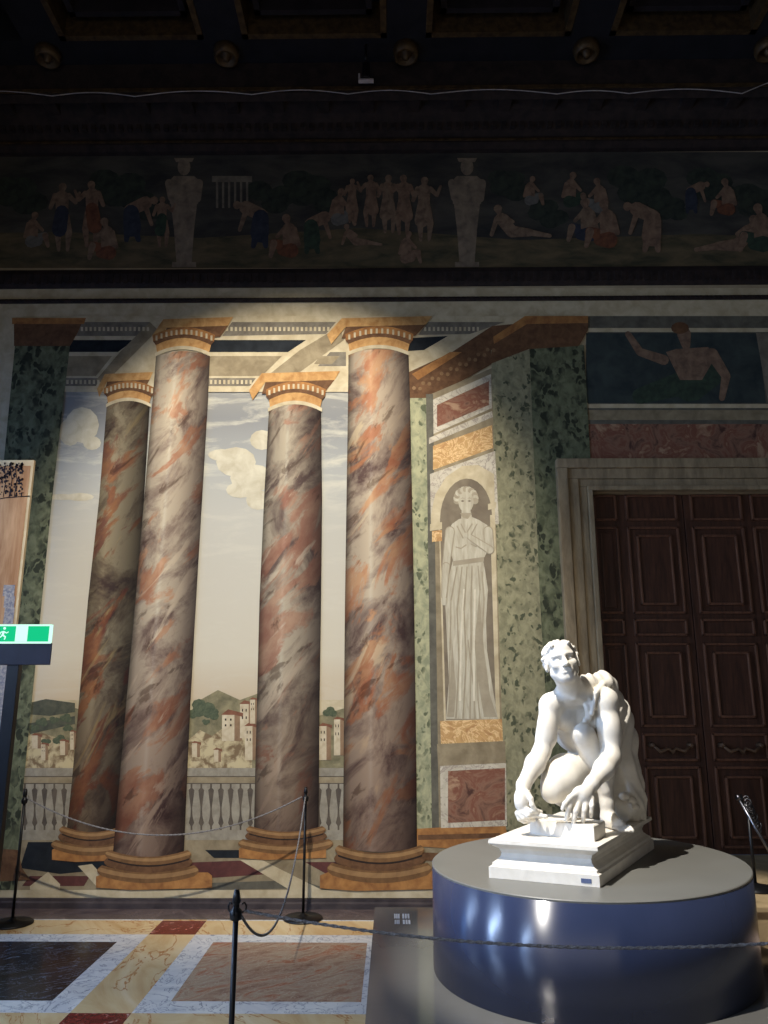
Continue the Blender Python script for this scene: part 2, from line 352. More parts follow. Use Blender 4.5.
# floor: one slab, marble inlay laid as one mesh
def floor():
    bm = bmesh.new()
    mats = ['stripm', 'yellowm', 'whitem', 'blackm', 'salmonm', 'redm', 'stonegrey']
    ysl = gp(300, 920, 0).y; PX = 1.75
    px = lambda x, y: gp(x, y, 0).x
    x0 = (px(148, 935) + px(195, 935)) / 2; hw = (px(195, 935) - px(148, 935)) / 2; wb = px(215, 942) - px(195, 937)
    y0 = (gp(300, 921, 0).y + gp(300, 935, 0).y) / 2; hy = (gp(300, 921, 0).y - gp(300, 935, 0).y) / 2
    pitch_y = y0 - (gp(300, 1014, 0).y - hy)
    xs = {XL, XR}; pitch_x = (px(369, 942) - px(215, 942)) + 2 * wb + 2 * hw
    for k in range(-3, 5):
        c = x0 + k * pitch_x
        for d in (-hw - wb, -hw, hw, hw + wb): xs.add(c + d)
    ys = {YN, D, ysl}
    for k in range(0, 8):
        c = y0 - k * pitch_y
        for d in (-hy - wb, -hy, hy, hy + wb): ys.add(c + d)
    xs = sorted(x for x in xs if XL <= x <= XR); ys = sorted(y for y in ys if YN <= y <= D)
    ys = [y for y in ys if not (ysl < y < D)]
    for a, b in zip(xs[:-1], xs[1:]):
        for c, d in zip(ys[:-1], ys[1:]):
            mx, my = (a + b) / 2, (c + d) / 2
            if my > ysl: mi = 0
            else:
                i = round((mx - x0) / pitch_x); j = round((y0 - my) / pitch_y)
                ux = abs(mx - x0 - i * pitch_x); uy = abs(y0 - my - j * pitch_y)
                inx, iny = ux < hw, uy < hy
                if inx and iny: mi = 5
                elif inx or iny: mi = 1
                elif ux < hw + wb or uy < hy + wb: mi = 2
                else:
                    ci = math.floor((mx - x0) / pitch_x); cj = math.floor((y0 - my) / pitch_y)
                    mi = 4 if (ci + cj) % 2 == 0 else 3
            vs = [bm.verts.new(p) for p in ((a, c, 0), (b, c, 0), (b, d, 0), (a, d, 0))]
            f = bm.faces.new(vs); f.material_index = mi
    bmesh.ops.remove_doubles(bm, verts=bm.verts, dist=1e-4)
    vs = box(bm, (XL, YN, -.12), (XR, D, -.01), 6)
    structure('floor', bm, [M[m] for m in mats])
floor()
# walls
bm = bmesh.new(); T = .3
box(bm, (XL - T, D, 0), (DX0, D + T, HC)); box(bm, (DX1, D, 0), (XR + T, D + T, HC)); box(bm, (DX0, D, DZ1), (DX1, D + T, HC))
structure('wall_far', bm, M['plaster'])
for nm, lo, hi in (('wall_left', (XL - T, YN, 0), (XL, D, HC)), ('wall_right', (XR, YN, 0), (XR + T, D, HC)), ('wall_near', (XL - T, YN - T, 0), (XR + T, YN, HC))):
    bm = bmesh.new(); box(bm, lo, hi); structure(nm, bm, M['roomwall'])
bm = bmesh.new()
zb = W(300, 898).z
prism(bm, [(D, 0), (D - .05, 0), (D - .05, zb * .55), (D - .03, zb * .7), (D - .03, zb), (D, zb)], 'x', XL, DX0 - .22)
structure('baseboard_far', bm, M['stonegrey'])
# cornice at the wall top
bm = bmesh.new()
z = lambda y, d: at(384, y, D - d).z
z150, z143, z130, z92, z62 = z(154, .0), z(143, .10), z(128, .16), z(92, .5), HC
prof = [(D, z150), (D - .06, z150), (D - .10, z143), (D - .10, z143 + .06), (D - .14, z143 + .1), (D - .16, z130), (D - .34, z130 + .16), (D - .44, z130 + .2), (D - .46, z92 - .06), (D - .5, z92), (D - .5, z62), (D, z62)]
prism(bm, prof, 'x', XL, XR)
k = 0; x = XL + .1
while x < XR - .1:       # dentils and brackets
    box(bm, (x, D - .2, z130 - .02), (x + .045, D - .15, z130 + .07)); x += .09
x = XL + .35
while x < XR - .2:
    box(bm, (x, D - .42, z130 + .09), (x + .13, D - .2, z130 + .24), bev=.015); x += .44
trim1 = structure('trim_1', bm, M['corn'])
bm = bmesh.new()
box(bm, (XL, D - .52, z92 + .02), (XR, D - .5, z92 + .05)); box(bm, (XL, D - .115, z143 + .02), (XR, D - .1, z143 + .035))
link('gilt_fillet', bm, M['gilt'], trim1)
# ledge under the frieze
bm = bmesh.new(); za, zc, zd = z(268, 0), z(285, 0), z(291, 0)
prism(bm, [(D, z(287, 0)), (D - .02, z(287, 0)), (D - .05, z(283, 0)), (D - .05, z(272, .05)), (D - .03, z(268, .03)), (D, z(268, 0))], 'x', XL, XR)
x = XL
while x < XR: box(bm, (x, D - .056, z(282, .05)), (x + .035, D - .045, z(273, .05))); x += .07
structure('trim_2', bm, M['corn'])
bm = bmesh.new(); zz = z(300, 0)
prism(bm, [(D, zz - .02), (D - .02, zz - .02), (D - .03, zz), (D - .02, zz + .02), (D, zz + .02)], 'x', XL, XR)
x = XL
while x < XR: box(bm, (x, D - .036, zz - .012), (x + .022, D - .025, zz + .012)); x += .045
structure('trim_3', bm, M['corn'])
# coffered ceiling
def ceiling():
    Yf = gp(384, 37, HC).y                 # front edge of the first coffer row
    xb = [gp(px_, 37, HC).x for px_ in (40, 219, 405, 592, 772)]
    pitch = (xb[-1] - xb[0]) / 4; x0 = xb[0]; bw = .36
    dep = .34
    bm = bmesh.new(); box(bm, (XL, YN, HC + dep), (XR, D, HC + dep + .1))
    box(bm, (XL, Yf, HC), (XR, D, HC + dep))
    ys = [Yf - k * pitch for k in range(0, 7)]
    for k in range(1, 7):
        y1 = Yf - (k * pitch - bw); 
        if y1 - bw > YN: box(bm, (XL, y1 - bw, HC), (XR, y1, HC + dep))
    for k in range(-2, 6):
        x = x0 + k * pitch
        if XL < x - bw / 2 and x + bw / 2 < XR: box(bm, (x - bw / 2, YN, HC), (x + bw / 2, Yf, HC + dep))
    c = structure('ceiling', bm, M['darkblue'])
    fr = bmesh.new(); pn = bmesh.new()
    for k in range(-2, 5):
        for j in range(0, 3):
            a, b = x0 + k * pitch + bw / 2, x0 + (k + 1) * pitch - bw / 2
            d = Yf - j * pitch - (0 if j == 0 else 0); e = d - pitch + bw
            if a < XL or b > XR: continue
            for (w, zz_, m_) in ((.0, HC - .012, 0), (.13, HC + .12, 1), (.26, HC + .22, 0)):
                t = .055
                q = fr if m_ == 0 else pn
                lo = (a + w, e + w); hi = (b - w, d - w)
                for (p1, p2) in (((lo[0], lo[1]), (lo[0] + t, hi[1])), ((hi[0] - t, lo[1]), (hi[0], hi[1])), ((lo[0], lo[1]), (hi[0], lo[1] + t)), ((lo[0], hi[1] - t), (hi[0], hi[1]))):
                    box(q, (p1[0], p1[1], zz_), (p2[0], p2[1], HC + dep))
            xx = (a + b) / 2; yy = (d + e) / 2
            lathe(fr, [(.02, HC + .16), (.09, HC + .2), (.16, HC + .26), (.24, HC + dep)], (xx, yy, 0), 12)
    link('gilt_frame', fr, M['gilt'], c, label='gilt mouldings around the coffers'); link('coffer_moulding', pn, M['darkwood'], c)
    yb = gp(384, 49, HC).y
    for k in range(-1, 5):
        x = x0 + k * pitch
        b2 = bmesh.new(); lathe(b2, [(.01, HC - .12), (.03, HC - .11), (.04, HC - .06), (.075, HC - .05), (.085, HC - .10), (.11, HC - .095), (.12, HC - .05), (.12, HC)], (x, yb, 0), 20)
        link('boss', b2, M['gilt'], c)
ceiling()
# cable clipped along the cornice
bm = bmesh.new(); lows = [(-60, 95), (52, 96), (135, 96.5), (252, 94.5), (348, 94), (431, 94), (557, 94), (629, 93.5), (742, 93.5), (850, 62)]
pts = []
for (a, b) in zip(lows[:-1], lows[1:]):
    for k in range(10):
        t = k / 10; pts.append(at(a[0] + (b[0] - a[0]) * t, a[1] + (b[1] - a[1]) * t - 4.5 * math.sin(PI * t) * min(1, (b[0] - a[0]) / 100), D - .53))
pts.append(at(*lows[-1], D - .53)); tube(bm, pts, .0045, 6)
link('cable', bm, M['cable'], label='thin white cable looped in shallow arcs along the dark cornice', cat='cable')
# small spotlight hanging in front of the cornice
p = at(366, 50, D - .7); q = at(366, 80, D - .7)
t = emp('spotlight', q, 'small black spotlight on a stem hanging below the coffered ceiling', 'spotlight')
bm = bmesh.new(); tube(bm, [(p.x, p.y, HC), (p.x, p.y, p.z - .12)], .012, 8); link('stem', bm, M['black'], t)
bm = bmesh.new(); lathe(bm, [(.02, .19), (.035, .17), (.04, .02), (.05, 0)], (q.x, q.y, q.z), 16); link('lamp_body', bm, M['black'], t)
bm = bmesh.new(); box(bm, (q.x - .07, q.y - .02, q.z - .018), (q.x + .07, q.y + .02, q.z - .002)); box(bm, (q.x - .07, q.y - .015, q.z - .002), (q.x - .055, q.y + .015, q.z + .06)); link('bracket', bm, M['cable'], t, label='pale bracket')
#==DOOR==
def door():
    z = lambda y: at(650, y, D + .1).z
    dr = emp('door_1', ((DX0 + DX1) / 2, D + .1, 0), kind='structure')
    zst = gp(384, 857, 0).z
    ZB = at(700, 857, D).z
    # stone surround
    bm = bmesh.new(); w = DX0 - at(555, 470, D).x; zt = at(600, 461, D).z
    for (a, b, pr) in ((0, .3, .09), (.3, .62, .06), (.62, .86, .04), (.86, 1, .075)):     # a..b outer to inner
        xo, xi = DX0 - w * (1 - a), DX0 - w * (1 - b); zo, zi = zt - (zt - DZ1) * a, zt - (zt - DZ1) * b
        X2o, X2i = DX1 + w * (1 - a), DX1 + w * (1 - b)
        box(bm, (xo, D - pr, 0), (xi, D + .12, zi), 0, .008); box(bm, (X2i, D - pr, 0), (X2o, D + .12, zi), 0, .008)
        box(bm, (xo, D - pr, zi), (X2o, D + .12, zo), 0, .008)
    link('door_frame', bm, M['doorstone'], dr)
    Y = D + .1; xm = (DX0 + DX1) / 2
    xs = lambda px_: at(px_, 640, Y).x
    nw = (at(624, 570, Y).x - DX0); mid = xm
    rows = [(495, 521, 0), (527, 614, 1), (619, 636, 0), (643, 727, 1), (733, 761, 2), (766, 848, 1)]
    for side in (0, 1):
        a, b = (DX0, xm - .004) if side == 0 else (xm + .004, DX1)
        leaf = bmesh.new(); box(leaf, (a, Y, ZB), (b, Y + .06, DZ1), bev=.004)
        lo = link('door_leaf', leaf, M['wood'], dr)
        cols = [(DX0 + .035, DX0 + nw - .03), (DX0 + nw + .05, xm - .06)] if side == 0 else [(xm + .06, DX1 - nw - .05), (DX1 - nw + .03, DX1 - .035)]
        for ci, (c, d) in enumerate(cols):
            narrow = (ci == 0) == (side == 0)
            for (y0, y1, kd) in rows:
                zt_, zb_ = z(y0), z(y1)
                if kd == 2 and narrow: continue
                mo = bmesh.new(); tt = .022
                for (l, h) in (((c, zb_), (c + tt, zt_)), ((d - tt, zb_), (d, zt_)), ((c, zt_ - tt), (d, zt_)), ((c, zb_), (d, zb_ + tt))):
                    box(mo, (l[0], Y - .022, l[1]), (h[0], Y + .01, h[1]), 0, .006)
                if kd == 1 and not narrow:
                    g = .075
                    box(mo, (c + g, Y - .012, zb_ + g), (d - g, Y + .01, zt_ - g), 1, .01)
                    for (l, h) in (((c + g, zb_ + g), (c + g + tt, zt_ - g)), ((d - g - tt, zb_ + g), (d - g, zt_ - g)), ((c + g, zt_ - g - tt), (d - g, zt_ - g)), ((c + g, zb_ + g), (d - g, zb_ + g + tt))):
                        box(mo, (l[0], Y - .03, l[1]), (h[0], Y + .01, h[1]), 0, .007)
                elif narrow and kd == 1:
                    box(mo, (c + .05, Y - .012, zb_ + .05), (d - .05, Y + .01, zt_ - .05), 1, .008)
                link('door_panel', mo, [M['woodlt'], M['wood']], lo)
                if kd == 2:
                    hb = bmesh.new(); cx = (c + d) / 2; cz = (zb_ + zt_) / 2
                    pts = [(cx - .16, cz + .015), (cx - .1, cz - .035), (cx - .03, cz - .01), (cx, cz - .04), (cx + .03, cz - .01), (cx + .1, cz - .035), (cx + .16, cz + .015)]
                    tube(hb, [(x_, Y - .045, z_) for x_, z_ in pts], [.01, .016, .012, .02, .012, .016, .01], 8)
                    for s in (-.16, .16): lathe(hb, [(.012, .06), (.022, .04), (.014, .02), (.026, 0)], (cx + s, Y - .0, cz + .015), 12, axis='y')
                    link('door_pull', hb, M['bronze'], lo, label='ornate dark bronze pull')
    # stone steps
    bm = bmesh.new(); z2 = ZB; yf = gp(760, 906, z2).y
    box(bm, (2.15, yf, 0), (XR, D - .32, z2), 0, .01); box(bm, (DX0 - .22, D - .34, 0), (XR, D + .1, z2), 0, .01)
    box(bm, (2.15, yf - .02, z2 - .035), (XR, yf, z2 - .001), 0, .006)
    structure('trim_4', bm, M['stepm'])
    bm = bmesh.new(); box(bm, (2.3, yf - .45, 0), (XR, yf, z2 * .5), 0, .01); structure('trim_5', bm, M['pinkstep'])
door()
#==MURAL==
mu = emp('mural', (W(260, 900).x, D, zb), 'large fresco of painted marble columns against pale sky, left of the wooden doors', 'mural')
def part(name, fn, mats, parent=None, label=None, **kw):
    bm = pbm(); CNT[id(bm)] = 0; fn(bm); return link(name, bm, [M[m] for m in mats], parent or mu, label=label, **kw)
part('painted_plaster', lambda b: poly(b, [(-60, 288), (860, 288), (860, 316), (596, 316), (555, 462), (562, 898), (-60, 898)], 0.5, 0), ['cream'])
part('painted_sky', lambda b: strip(b, [(376, 20, 412), (700, 10, 424)], 1, nu=2), ['sky'], label='pale painted sky with grey blue top')
for cs in ([(82, 425, 17, 18), (70, 432, 11, 14), (92, 443, 9, 7)], [(236, 462, 20, 15), (252, 478, 22, 14), (262, 440, 12, 10), (222, 455, 14, 6), (258, 500, 12, 10), (240, 490, 14, 8)], [(80, 497, 14, 4), (62, 497, 16, 3)]):
    part('painted_cloud', lambda b: [dot(b, x, y, r, 1.6 + .03 * i, 0, 12, ry) for i, (x, y, r, ry) in enumerate(cs)], ['cloud'])
part('painted_hills', lambda b: (poly(b, [(10, 712), (30, 702), (60, 704), (90, 712), (190, 716), (200, 700), (218, 690), (240, 700), (262, 692), (262, 780), (10, 780)], 2, 0), poly(b, [(318, 716), (345, 708), (345, 780), (318, 780)], 2, 0),
     poly(b, [(24, 704), (46, 699), (75, 703), (75, 712), (50, 716), (24, 714)], 2.3, 1), poly(b, [(24, 724), (75, 716), (75, 724), (30, 734)], 2.3, 1)), ['hill', 'hilldk'])
for q in ([(186, 742), (200, 730), (212, 736), (226, 726), (252, 724), (252, 770), (186, 770)], [(22, 738), (40, 732), (74, 744), (74, 770), (22, 770)]): part('painted_rock', lambda b: poly(b, q, 2.6), ['rock'])
for i, (x, y, r) in enumerate([(202, 708, 12), (212, 714, 8), (194, 714, 6), (42, 722, 6), (54, 720, 5), (66, 718, 6), (34, 728, 5), (60, 740, 7), (206, 722, 4), (330, 712, 7), (46, 742, 5), (68, 728, 5)]):
    part('painted_tree', lambda b: [dot(b, x + r * .5 * math.cos(j * 2.1 + i), y + r * .3 * math.sin(j * 2.1 + i), r * .62, 2.9 + .03 * i, 0, 8, r * .5) for j in range(4)], ['tree'])
HS = [(222, 724, 20, 26), (240, 716, 14, 34), (245, 738, 12, 34), (192, 748, 8, 14), (32, 740, 9, 13), (41, 750, 7, 16), (60, 746, 8, 14), (70, 738, 6, 18), (319, 738, 12, 34), (334, 732, 10, 36), (214, 754, 7, 12), (250, 708, 8, 24)]
for i, (x, y, w, h) in enumerate(HS):
    def hb(b, x=x, y=y, w=w, h=h, i=i):
        l = 3.2 + .05 * i
        y0 = y - h * .35; poly(b, [(x, y0), (x + w * .62, y0), (x + w * .62, y + h * .65), (x, y + h * .65)], l, 0); poly(b, [(x + w * .62, y0), (x + w, y0 + 2), (x + w, y + h * .65), (x + w * .62, y + h * .65)], l, 1)
        poly(b, [(x - 1, y0), (x + w * .3, y0 - w * .28), (x + w + 1, y0 - w * .1), (x + w + 1, y0 + 2), (x + w * .62, y0)], l, 2)
        for k in range(2):
            for j in range(2):
                if h > 15: poly(b, [(x + w * (.14 + .26 * k), y0 + h * (.14 + .22 * j)), (x + w * (.22 + .26 * k), y0 + h * (.14 + .22 * j)), (x + w * (.22 + .26 * k), y0 + h * (.22 + .22 * j)), (x + w * (.14 + .26 * k), y0 + h * (.22 + .22 * j))], l + .3, 3)
    part('painted_house', hb, ['house', 'houseside', 'roof', 'ink'])
def balus(b):
    poly(b, [(14, 768), (438, 768), (438, 840), (14, 840)], 4.2, 1)
    poly(b, [(14, 768), (438, 768), (438, 776), (14, 776)], 4.5, 0); poly(b, [(14, 777), (438, 777), (438, 783), (14, 783)], 4.5, 2)
    poly(b, [(14, 830), (438, 830), (438, 842), (14, 842)], 4.5, 0)
    x = 20
    while x < 345:
        strip(b, [(784, x - 4, x + 4), (788, x - 4, x + 4), (790, x - 2, x + 2), (797, x - 2.8, x + 2.8), (808, x - 4.2, x + 4.2), (816, x - 3.8, x + 3.8), (823, x - 2.2, x + 2.2), (826, x - 4, x + 4), (831, x - 4, x + 4)], 4.6, 0, nu=2)
        x += 9.8
part('painted_balustrade', balus, ['bal', 'balshade', 'creamdk'], label='painted grey stone balustrade')
def pfloor(b):
    poly(b, [(-60, 840), (575, 840), (575, 898), (-60, 898)], 4.9, 0)
    poly(b, [(-60, 890), (575, 890), (575, 898), (-60, 898)], 5, 2)
    for q, mi in (([(28, 842), (64, 842), (120, 868), (60, 874), (20, 868)], 1), ([(150, 864), (255, 860), (270, 874), (180, 880)], 3), ([(30, 876), (90, 876), (84, 886), (22, 886)], 3), ([(205, 850), (260, 850), (262, 858), (214, 858)], 1), ([(175, 884), (300, 880), (325, 888), (210, 890)], 4), ([(305, 862), (345, 862), (345, 874), (330, 876)], 3),
                  ([(240, 860), (262, 860), (322, 890), (290, 890)], 2), ([(78, 866), (92, 864), (112, 886), (98, 888)], 2), ([(30, 886), (48, 872), (60, 884), (60, 890), (30, 890)], 2)): poly(b, q, 5.2, mi)
part('painted_floor', pfloor, ['creamdk', 'navy', 'cream', 'maroon', 'greyband'], label='painted tiled floor in cream, black and maroon')
# painted coffered ceiling of the loggia
def pceil(b):
    poly(b, [(60, 316), (540, 316), (500, 350), (430, 392), (60, 392)], 5.2, 0)
    for q, mi in (([(70, 322), (150, 322), (140, 336), (62, 336)], 1), ([(232, 322), (336, 322), (326, 334), (222, 336)], 1), ([(428, 322), (505, 322), (470, 334), (418, 335)], 1),
                  ([(68, 340), (134, 340), (118, 352), (62, 352)], 2), ([(212, 340), (306, 340), (288, 352), (206, 352)], 2), ([(410, 338), (448, 336), (424, 350), (408, 351)], 2),
                  ([(62, 356), (112, 356), (96, 376), (60, 376)], 3), ([(208, 356), (282, 356), (262, 376), (208, 376)], 3), ([(60, 378), (100, 378), (96, 386), (60, 386)], 1), ([(208, 378), (256, 378), (250, 386), (208, 386)], 1),
                  ([(150, 322), (158, 330), (104, 384), (96, 380), (120, 352)], 3), ([(340, 326), (344, 340), (300, 372), (262, 380), (300, 350)], 3), ([(330, 352), (346, 352), (346, 366), (318, 366)], 1), ([(320, 356), (340, 356), (332, 364), (314, 364)], 3),
                  ([(318, 378), (346, 378), (346, 388), (318, 388)], 0)): poly(b, q, 5.6, mi)
    for (x0, x1, y) in ((72, 148, 329), (226, 334, 329), (424, 480, 329), (62, 98, 382), (210, 252, 382)):
        x = x0
        while x < x1: poly(b, [(x, y - 2), (x + 2.2, y - 2), (x + 2.2, y + 2), (x, y + 2)], 5.9, 1 if mi == 9 else 4); x += 4.4
part('painted_ceiling', pceil, ['cream', 'greypaint', 'navy', 'creamdk', 'cream'])
part('painted_cornice', lambda b: (poly(b, [(409, 372), (452, 352), (492, 326), (534, 322), (492, 364), (431, 398), (409, 400)], 6, 0), poly(b, [(412, 374), (450, 352), (462, 352), (418, 380)], 6.4, 1), [dot(b, 414 + 4.6 * k + 1.5 * (k % 2), 388 - 2.4 * k + 3 * (k % 2), 2.0, 6.5, 2, 7) for k in range(18)]), ['ochredk', 'ochre', 'scroll'], label='painted brown scroll cornice')
# painted columns
def pcap(b, x0, x1, y0, y1, nl, nr, k):      # abacus x0..x1, neck nl..nr
    h = y1 - y0; w = x1 - x0
    poly(b, [(x0, y0 + h * .52), (x0 + w * .14, y0 + h * .06), (x1, y0), (x1 - w * .06, y0 + h * .24), (x0 + w * .18, y0 + h * .30), (x0 + w * .04, y0 + h * .78)], 7.5 + k, 1)
    poly(b, [(x0 + w * .18, y0 + h * .30), (x1 - w * .06, y0 + h * .24), (x1 - w * .16, y0 + h * .55), (x0 + w * .14, y0 + h * .62)], 7.5 + k, 2)
    strip(b, [(y0 + h * .50, nl - 3, nr + 5, h * .22), (y0 + h * .68, nl - 3, nr + 4, h * .2)], 7.8 + k, 0, 10); strip(b, [(y0 + h * .68, nl - 3, nr + 4, h * .2), (y0 + h * .78, nl, nr + 1, h * .2)], 7.8 + k, 2, 10)
    strip(b, [(y0 + h * .78, nl, nr + 1, h * .2), (y0 + h * 1.0, nl + 1, nr - 1, h * .2)], 7.8 + k, 1, 10); strip(b, [(y0 + h * 1.0, nl - 1, nr + 1, h * .2), (y0 + h * 1.1, nl - 1, nr + 1, h * .2)], 7.9 + k, 3, 10)
    n = 12
    for i in range(n):
        t = (i + .5) / n; x = nl - 2 + (nr - nl + 6) * t; yy = y0 + h * .6 - h * .2 * (1 - (2 * t - 1) ** 2); poly(b, [(x - 1, yy - 2), (x + 1, yy - 2), (x + 1, yy + 3), (x - 1, yy + 3)], 8.1 + k, 3)
def pbase(b, bl, br, yb, X0, X1, Y1, k):     # shaft bl..br ending at yb, plinth X0..X1 bottom Y1
    h = Y1 - yb; L = 7.5 + k
    poly(b, [(X0, Y1 - h * .34), (X0 + (X1 - X0) * .1, Y1 - h * .44), (X1 - 4, Y1 - h * .44), (X1, Y1 - h * .36), (X1, Y1 - 2), (X1 - (X1 - X0) * .7, Y1), (X0, Y1 - h * .06)], L, 1)
    def torus(y0, y1, w, rr, mi, l):
        rw = []
        for j in range(7):
            t = j / 6; ww = w + rr * math.sin(PI * t); rw.append((y0 + (y1 - y0) * t, bl - ww, br + ww * .92, -h * .17))
        strip(b, rw, L + l, mi, 14)
    torus(yb + h * .38, yb + h * .66, 11, 5, 0, .3); torus(yb + h * .44, yb + h * .55, 12.5, 3, 4, .4)
    torus(yb + h * .20, yb + h * .40, 6, 3, 2, .5); torus(yb + h * .0, yb + h * .22, 4, 4, 0, .6); torus(yb + h * .04, yb + h * .12, 6, 1.5, 4, .7)
    strip(b, [(yb + h * .21, bl - 5, br + 5, -h * .17), (yb + h * .25, bl - 5, br + 5, -h * .17)], L + .8, 3, 14)
COLS = [('coldk', [(402, 107, 150), (500, 99, 144), (600, 88, 138), (700, 79, 130), (780, 72, 122), (828, 67, 117)], (97, 153, 372, 404), (52, 122, 828, 52, 130, 862), 0),
        ('colb', [(408, 269, 321), (500, 264, 322), (600, 259.5, 321), (700, 257, 319.5), (780, 255, 319), (828, 254, 318.5)], (249, 340, 371, 408), (0, 0, 828, 239, 326, 860), 0),
        ('col', [(356, 156, 210), (400, 152.5, 208), (500, 144, 202), (600, 135.5, 196), (700, 126.5, 190.5), (780, 119.5, 187), (852, 113, 184)], (152, 233, 317, 353), (0, 0, 852, 96, 212, 890), 2),
        ('colc', [(354, 348.5, 408.5), (400, 348, 410), (500, 346.5, 412), (600, 345, 414), (700, 344, 415.5), (780, 343.5, 416.5), (847, 343, 417)], (327, 432, 316, 352), (0, 0, 847, 320, 440, 891), 2)]
LB = ['painted column, dark brown marble, farthest left', 'painted column, rear one in the middle', 'painted column, tall front one on the left', 'painted column, tall front one nearest the niche']
for (m, rows, c, bs, k), lb in zip(COLS, LB):
    rows_ = [r_ + (5,) if i == 0 else r_ + ((-5,) if i == len(rows) - 1 else (0,)) for i, r_ in enumerate(rows)]
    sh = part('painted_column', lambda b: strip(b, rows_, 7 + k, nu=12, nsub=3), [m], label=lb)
    part('painted_capital', lambda b: pcap(b, c[0], c[1], c[2], c[3], rows[0][1], rows[0][2], k), ['ochre', 'ochrelt', 'ochredk', 'cream'], sh, label='painted ochre capital')
    part('painted_base', lambda b: pbase(b, rows[-1][1], rows[-1][2], bs[2] - 2, bs[3], bs[4], bs[5], k), ['basebr', 'ochre', 'ochredk', 'ink', 'baselt'], sh, label='painted brown base')
# pilasters
pl = part('painted_pilaster', lambda b: (strip(b, [(345, 15, 70), (500, 0, 52), (620, -8, 40), (800, -20, 22), (890, -30, 16)], 6.5, nu=2, nsub=2),), ['greendk'], label='painted green speckled pilaster at far left')
part('painted_capital', lambda b: (poly(b, [(14, 318), (84, 318), (78, 332), (70, 346), (14, 346)], 7, 0), poly(b, [(12, 318), (86, 318), (84, 324), (12, 324)], 7.3, 1)), ['ochredk', 'ochre'], pl)
part('painted_base', lambda b: (poly(b, [(-60, 845), (18, 850), (22, 868), (30, 880), (-60, 884)], 7.2, 0),), ['ochredk'], pl)
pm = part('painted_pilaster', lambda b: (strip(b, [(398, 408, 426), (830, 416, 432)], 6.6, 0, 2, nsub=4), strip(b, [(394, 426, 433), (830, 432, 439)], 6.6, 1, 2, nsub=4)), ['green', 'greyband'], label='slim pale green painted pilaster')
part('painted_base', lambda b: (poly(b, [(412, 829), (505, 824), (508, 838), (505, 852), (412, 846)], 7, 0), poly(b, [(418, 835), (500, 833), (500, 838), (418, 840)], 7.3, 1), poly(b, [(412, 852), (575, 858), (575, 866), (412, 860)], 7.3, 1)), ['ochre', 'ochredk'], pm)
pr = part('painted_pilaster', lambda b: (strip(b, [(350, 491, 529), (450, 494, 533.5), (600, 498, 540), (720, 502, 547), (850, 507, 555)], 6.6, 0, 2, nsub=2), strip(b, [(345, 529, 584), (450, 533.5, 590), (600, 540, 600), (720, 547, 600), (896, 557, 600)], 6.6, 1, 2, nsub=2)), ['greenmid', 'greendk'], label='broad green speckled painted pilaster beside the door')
part('painted_capital', lambda b: (poly(b, [(525, 316), (588, 316), (588, 330), (579, 346), (529, 349), (490, 364), (492, 348), (510, 332)], 7, 0), poly(b, [(525, 316), (588, 316), (588, 323), (527, 324), (494, 344), (493, 337)], 7.3, 1)), ['ochredk', 'ochre'], pr, label='painted ochre capital')
# niche bay
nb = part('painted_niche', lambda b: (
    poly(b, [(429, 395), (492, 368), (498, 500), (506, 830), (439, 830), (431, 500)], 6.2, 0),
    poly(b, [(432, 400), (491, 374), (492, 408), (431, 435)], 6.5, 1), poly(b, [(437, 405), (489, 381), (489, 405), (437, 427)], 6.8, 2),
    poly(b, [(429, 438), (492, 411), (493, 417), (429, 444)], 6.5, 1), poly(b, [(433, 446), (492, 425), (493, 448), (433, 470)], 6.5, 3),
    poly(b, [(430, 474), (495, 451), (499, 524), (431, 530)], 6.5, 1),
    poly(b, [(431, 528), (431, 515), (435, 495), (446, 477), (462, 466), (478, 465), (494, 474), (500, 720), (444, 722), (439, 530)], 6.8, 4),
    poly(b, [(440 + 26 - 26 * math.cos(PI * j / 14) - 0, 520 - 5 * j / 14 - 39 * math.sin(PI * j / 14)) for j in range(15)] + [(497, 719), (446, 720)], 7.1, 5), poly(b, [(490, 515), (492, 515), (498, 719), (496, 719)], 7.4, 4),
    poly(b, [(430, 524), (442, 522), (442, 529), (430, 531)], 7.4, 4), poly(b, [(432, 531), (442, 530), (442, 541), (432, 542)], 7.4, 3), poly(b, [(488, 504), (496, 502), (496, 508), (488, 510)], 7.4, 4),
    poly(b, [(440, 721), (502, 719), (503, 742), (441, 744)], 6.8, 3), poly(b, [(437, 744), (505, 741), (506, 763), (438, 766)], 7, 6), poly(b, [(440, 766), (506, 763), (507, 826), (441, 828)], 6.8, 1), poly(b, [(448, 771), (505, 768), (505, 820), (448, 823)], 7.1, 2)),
    ['creamdk', 'whitepaint', 'redmarble', 'orangem', 'cream', 'niche', 'creamdk'], label='painted arched niche with marble panels')
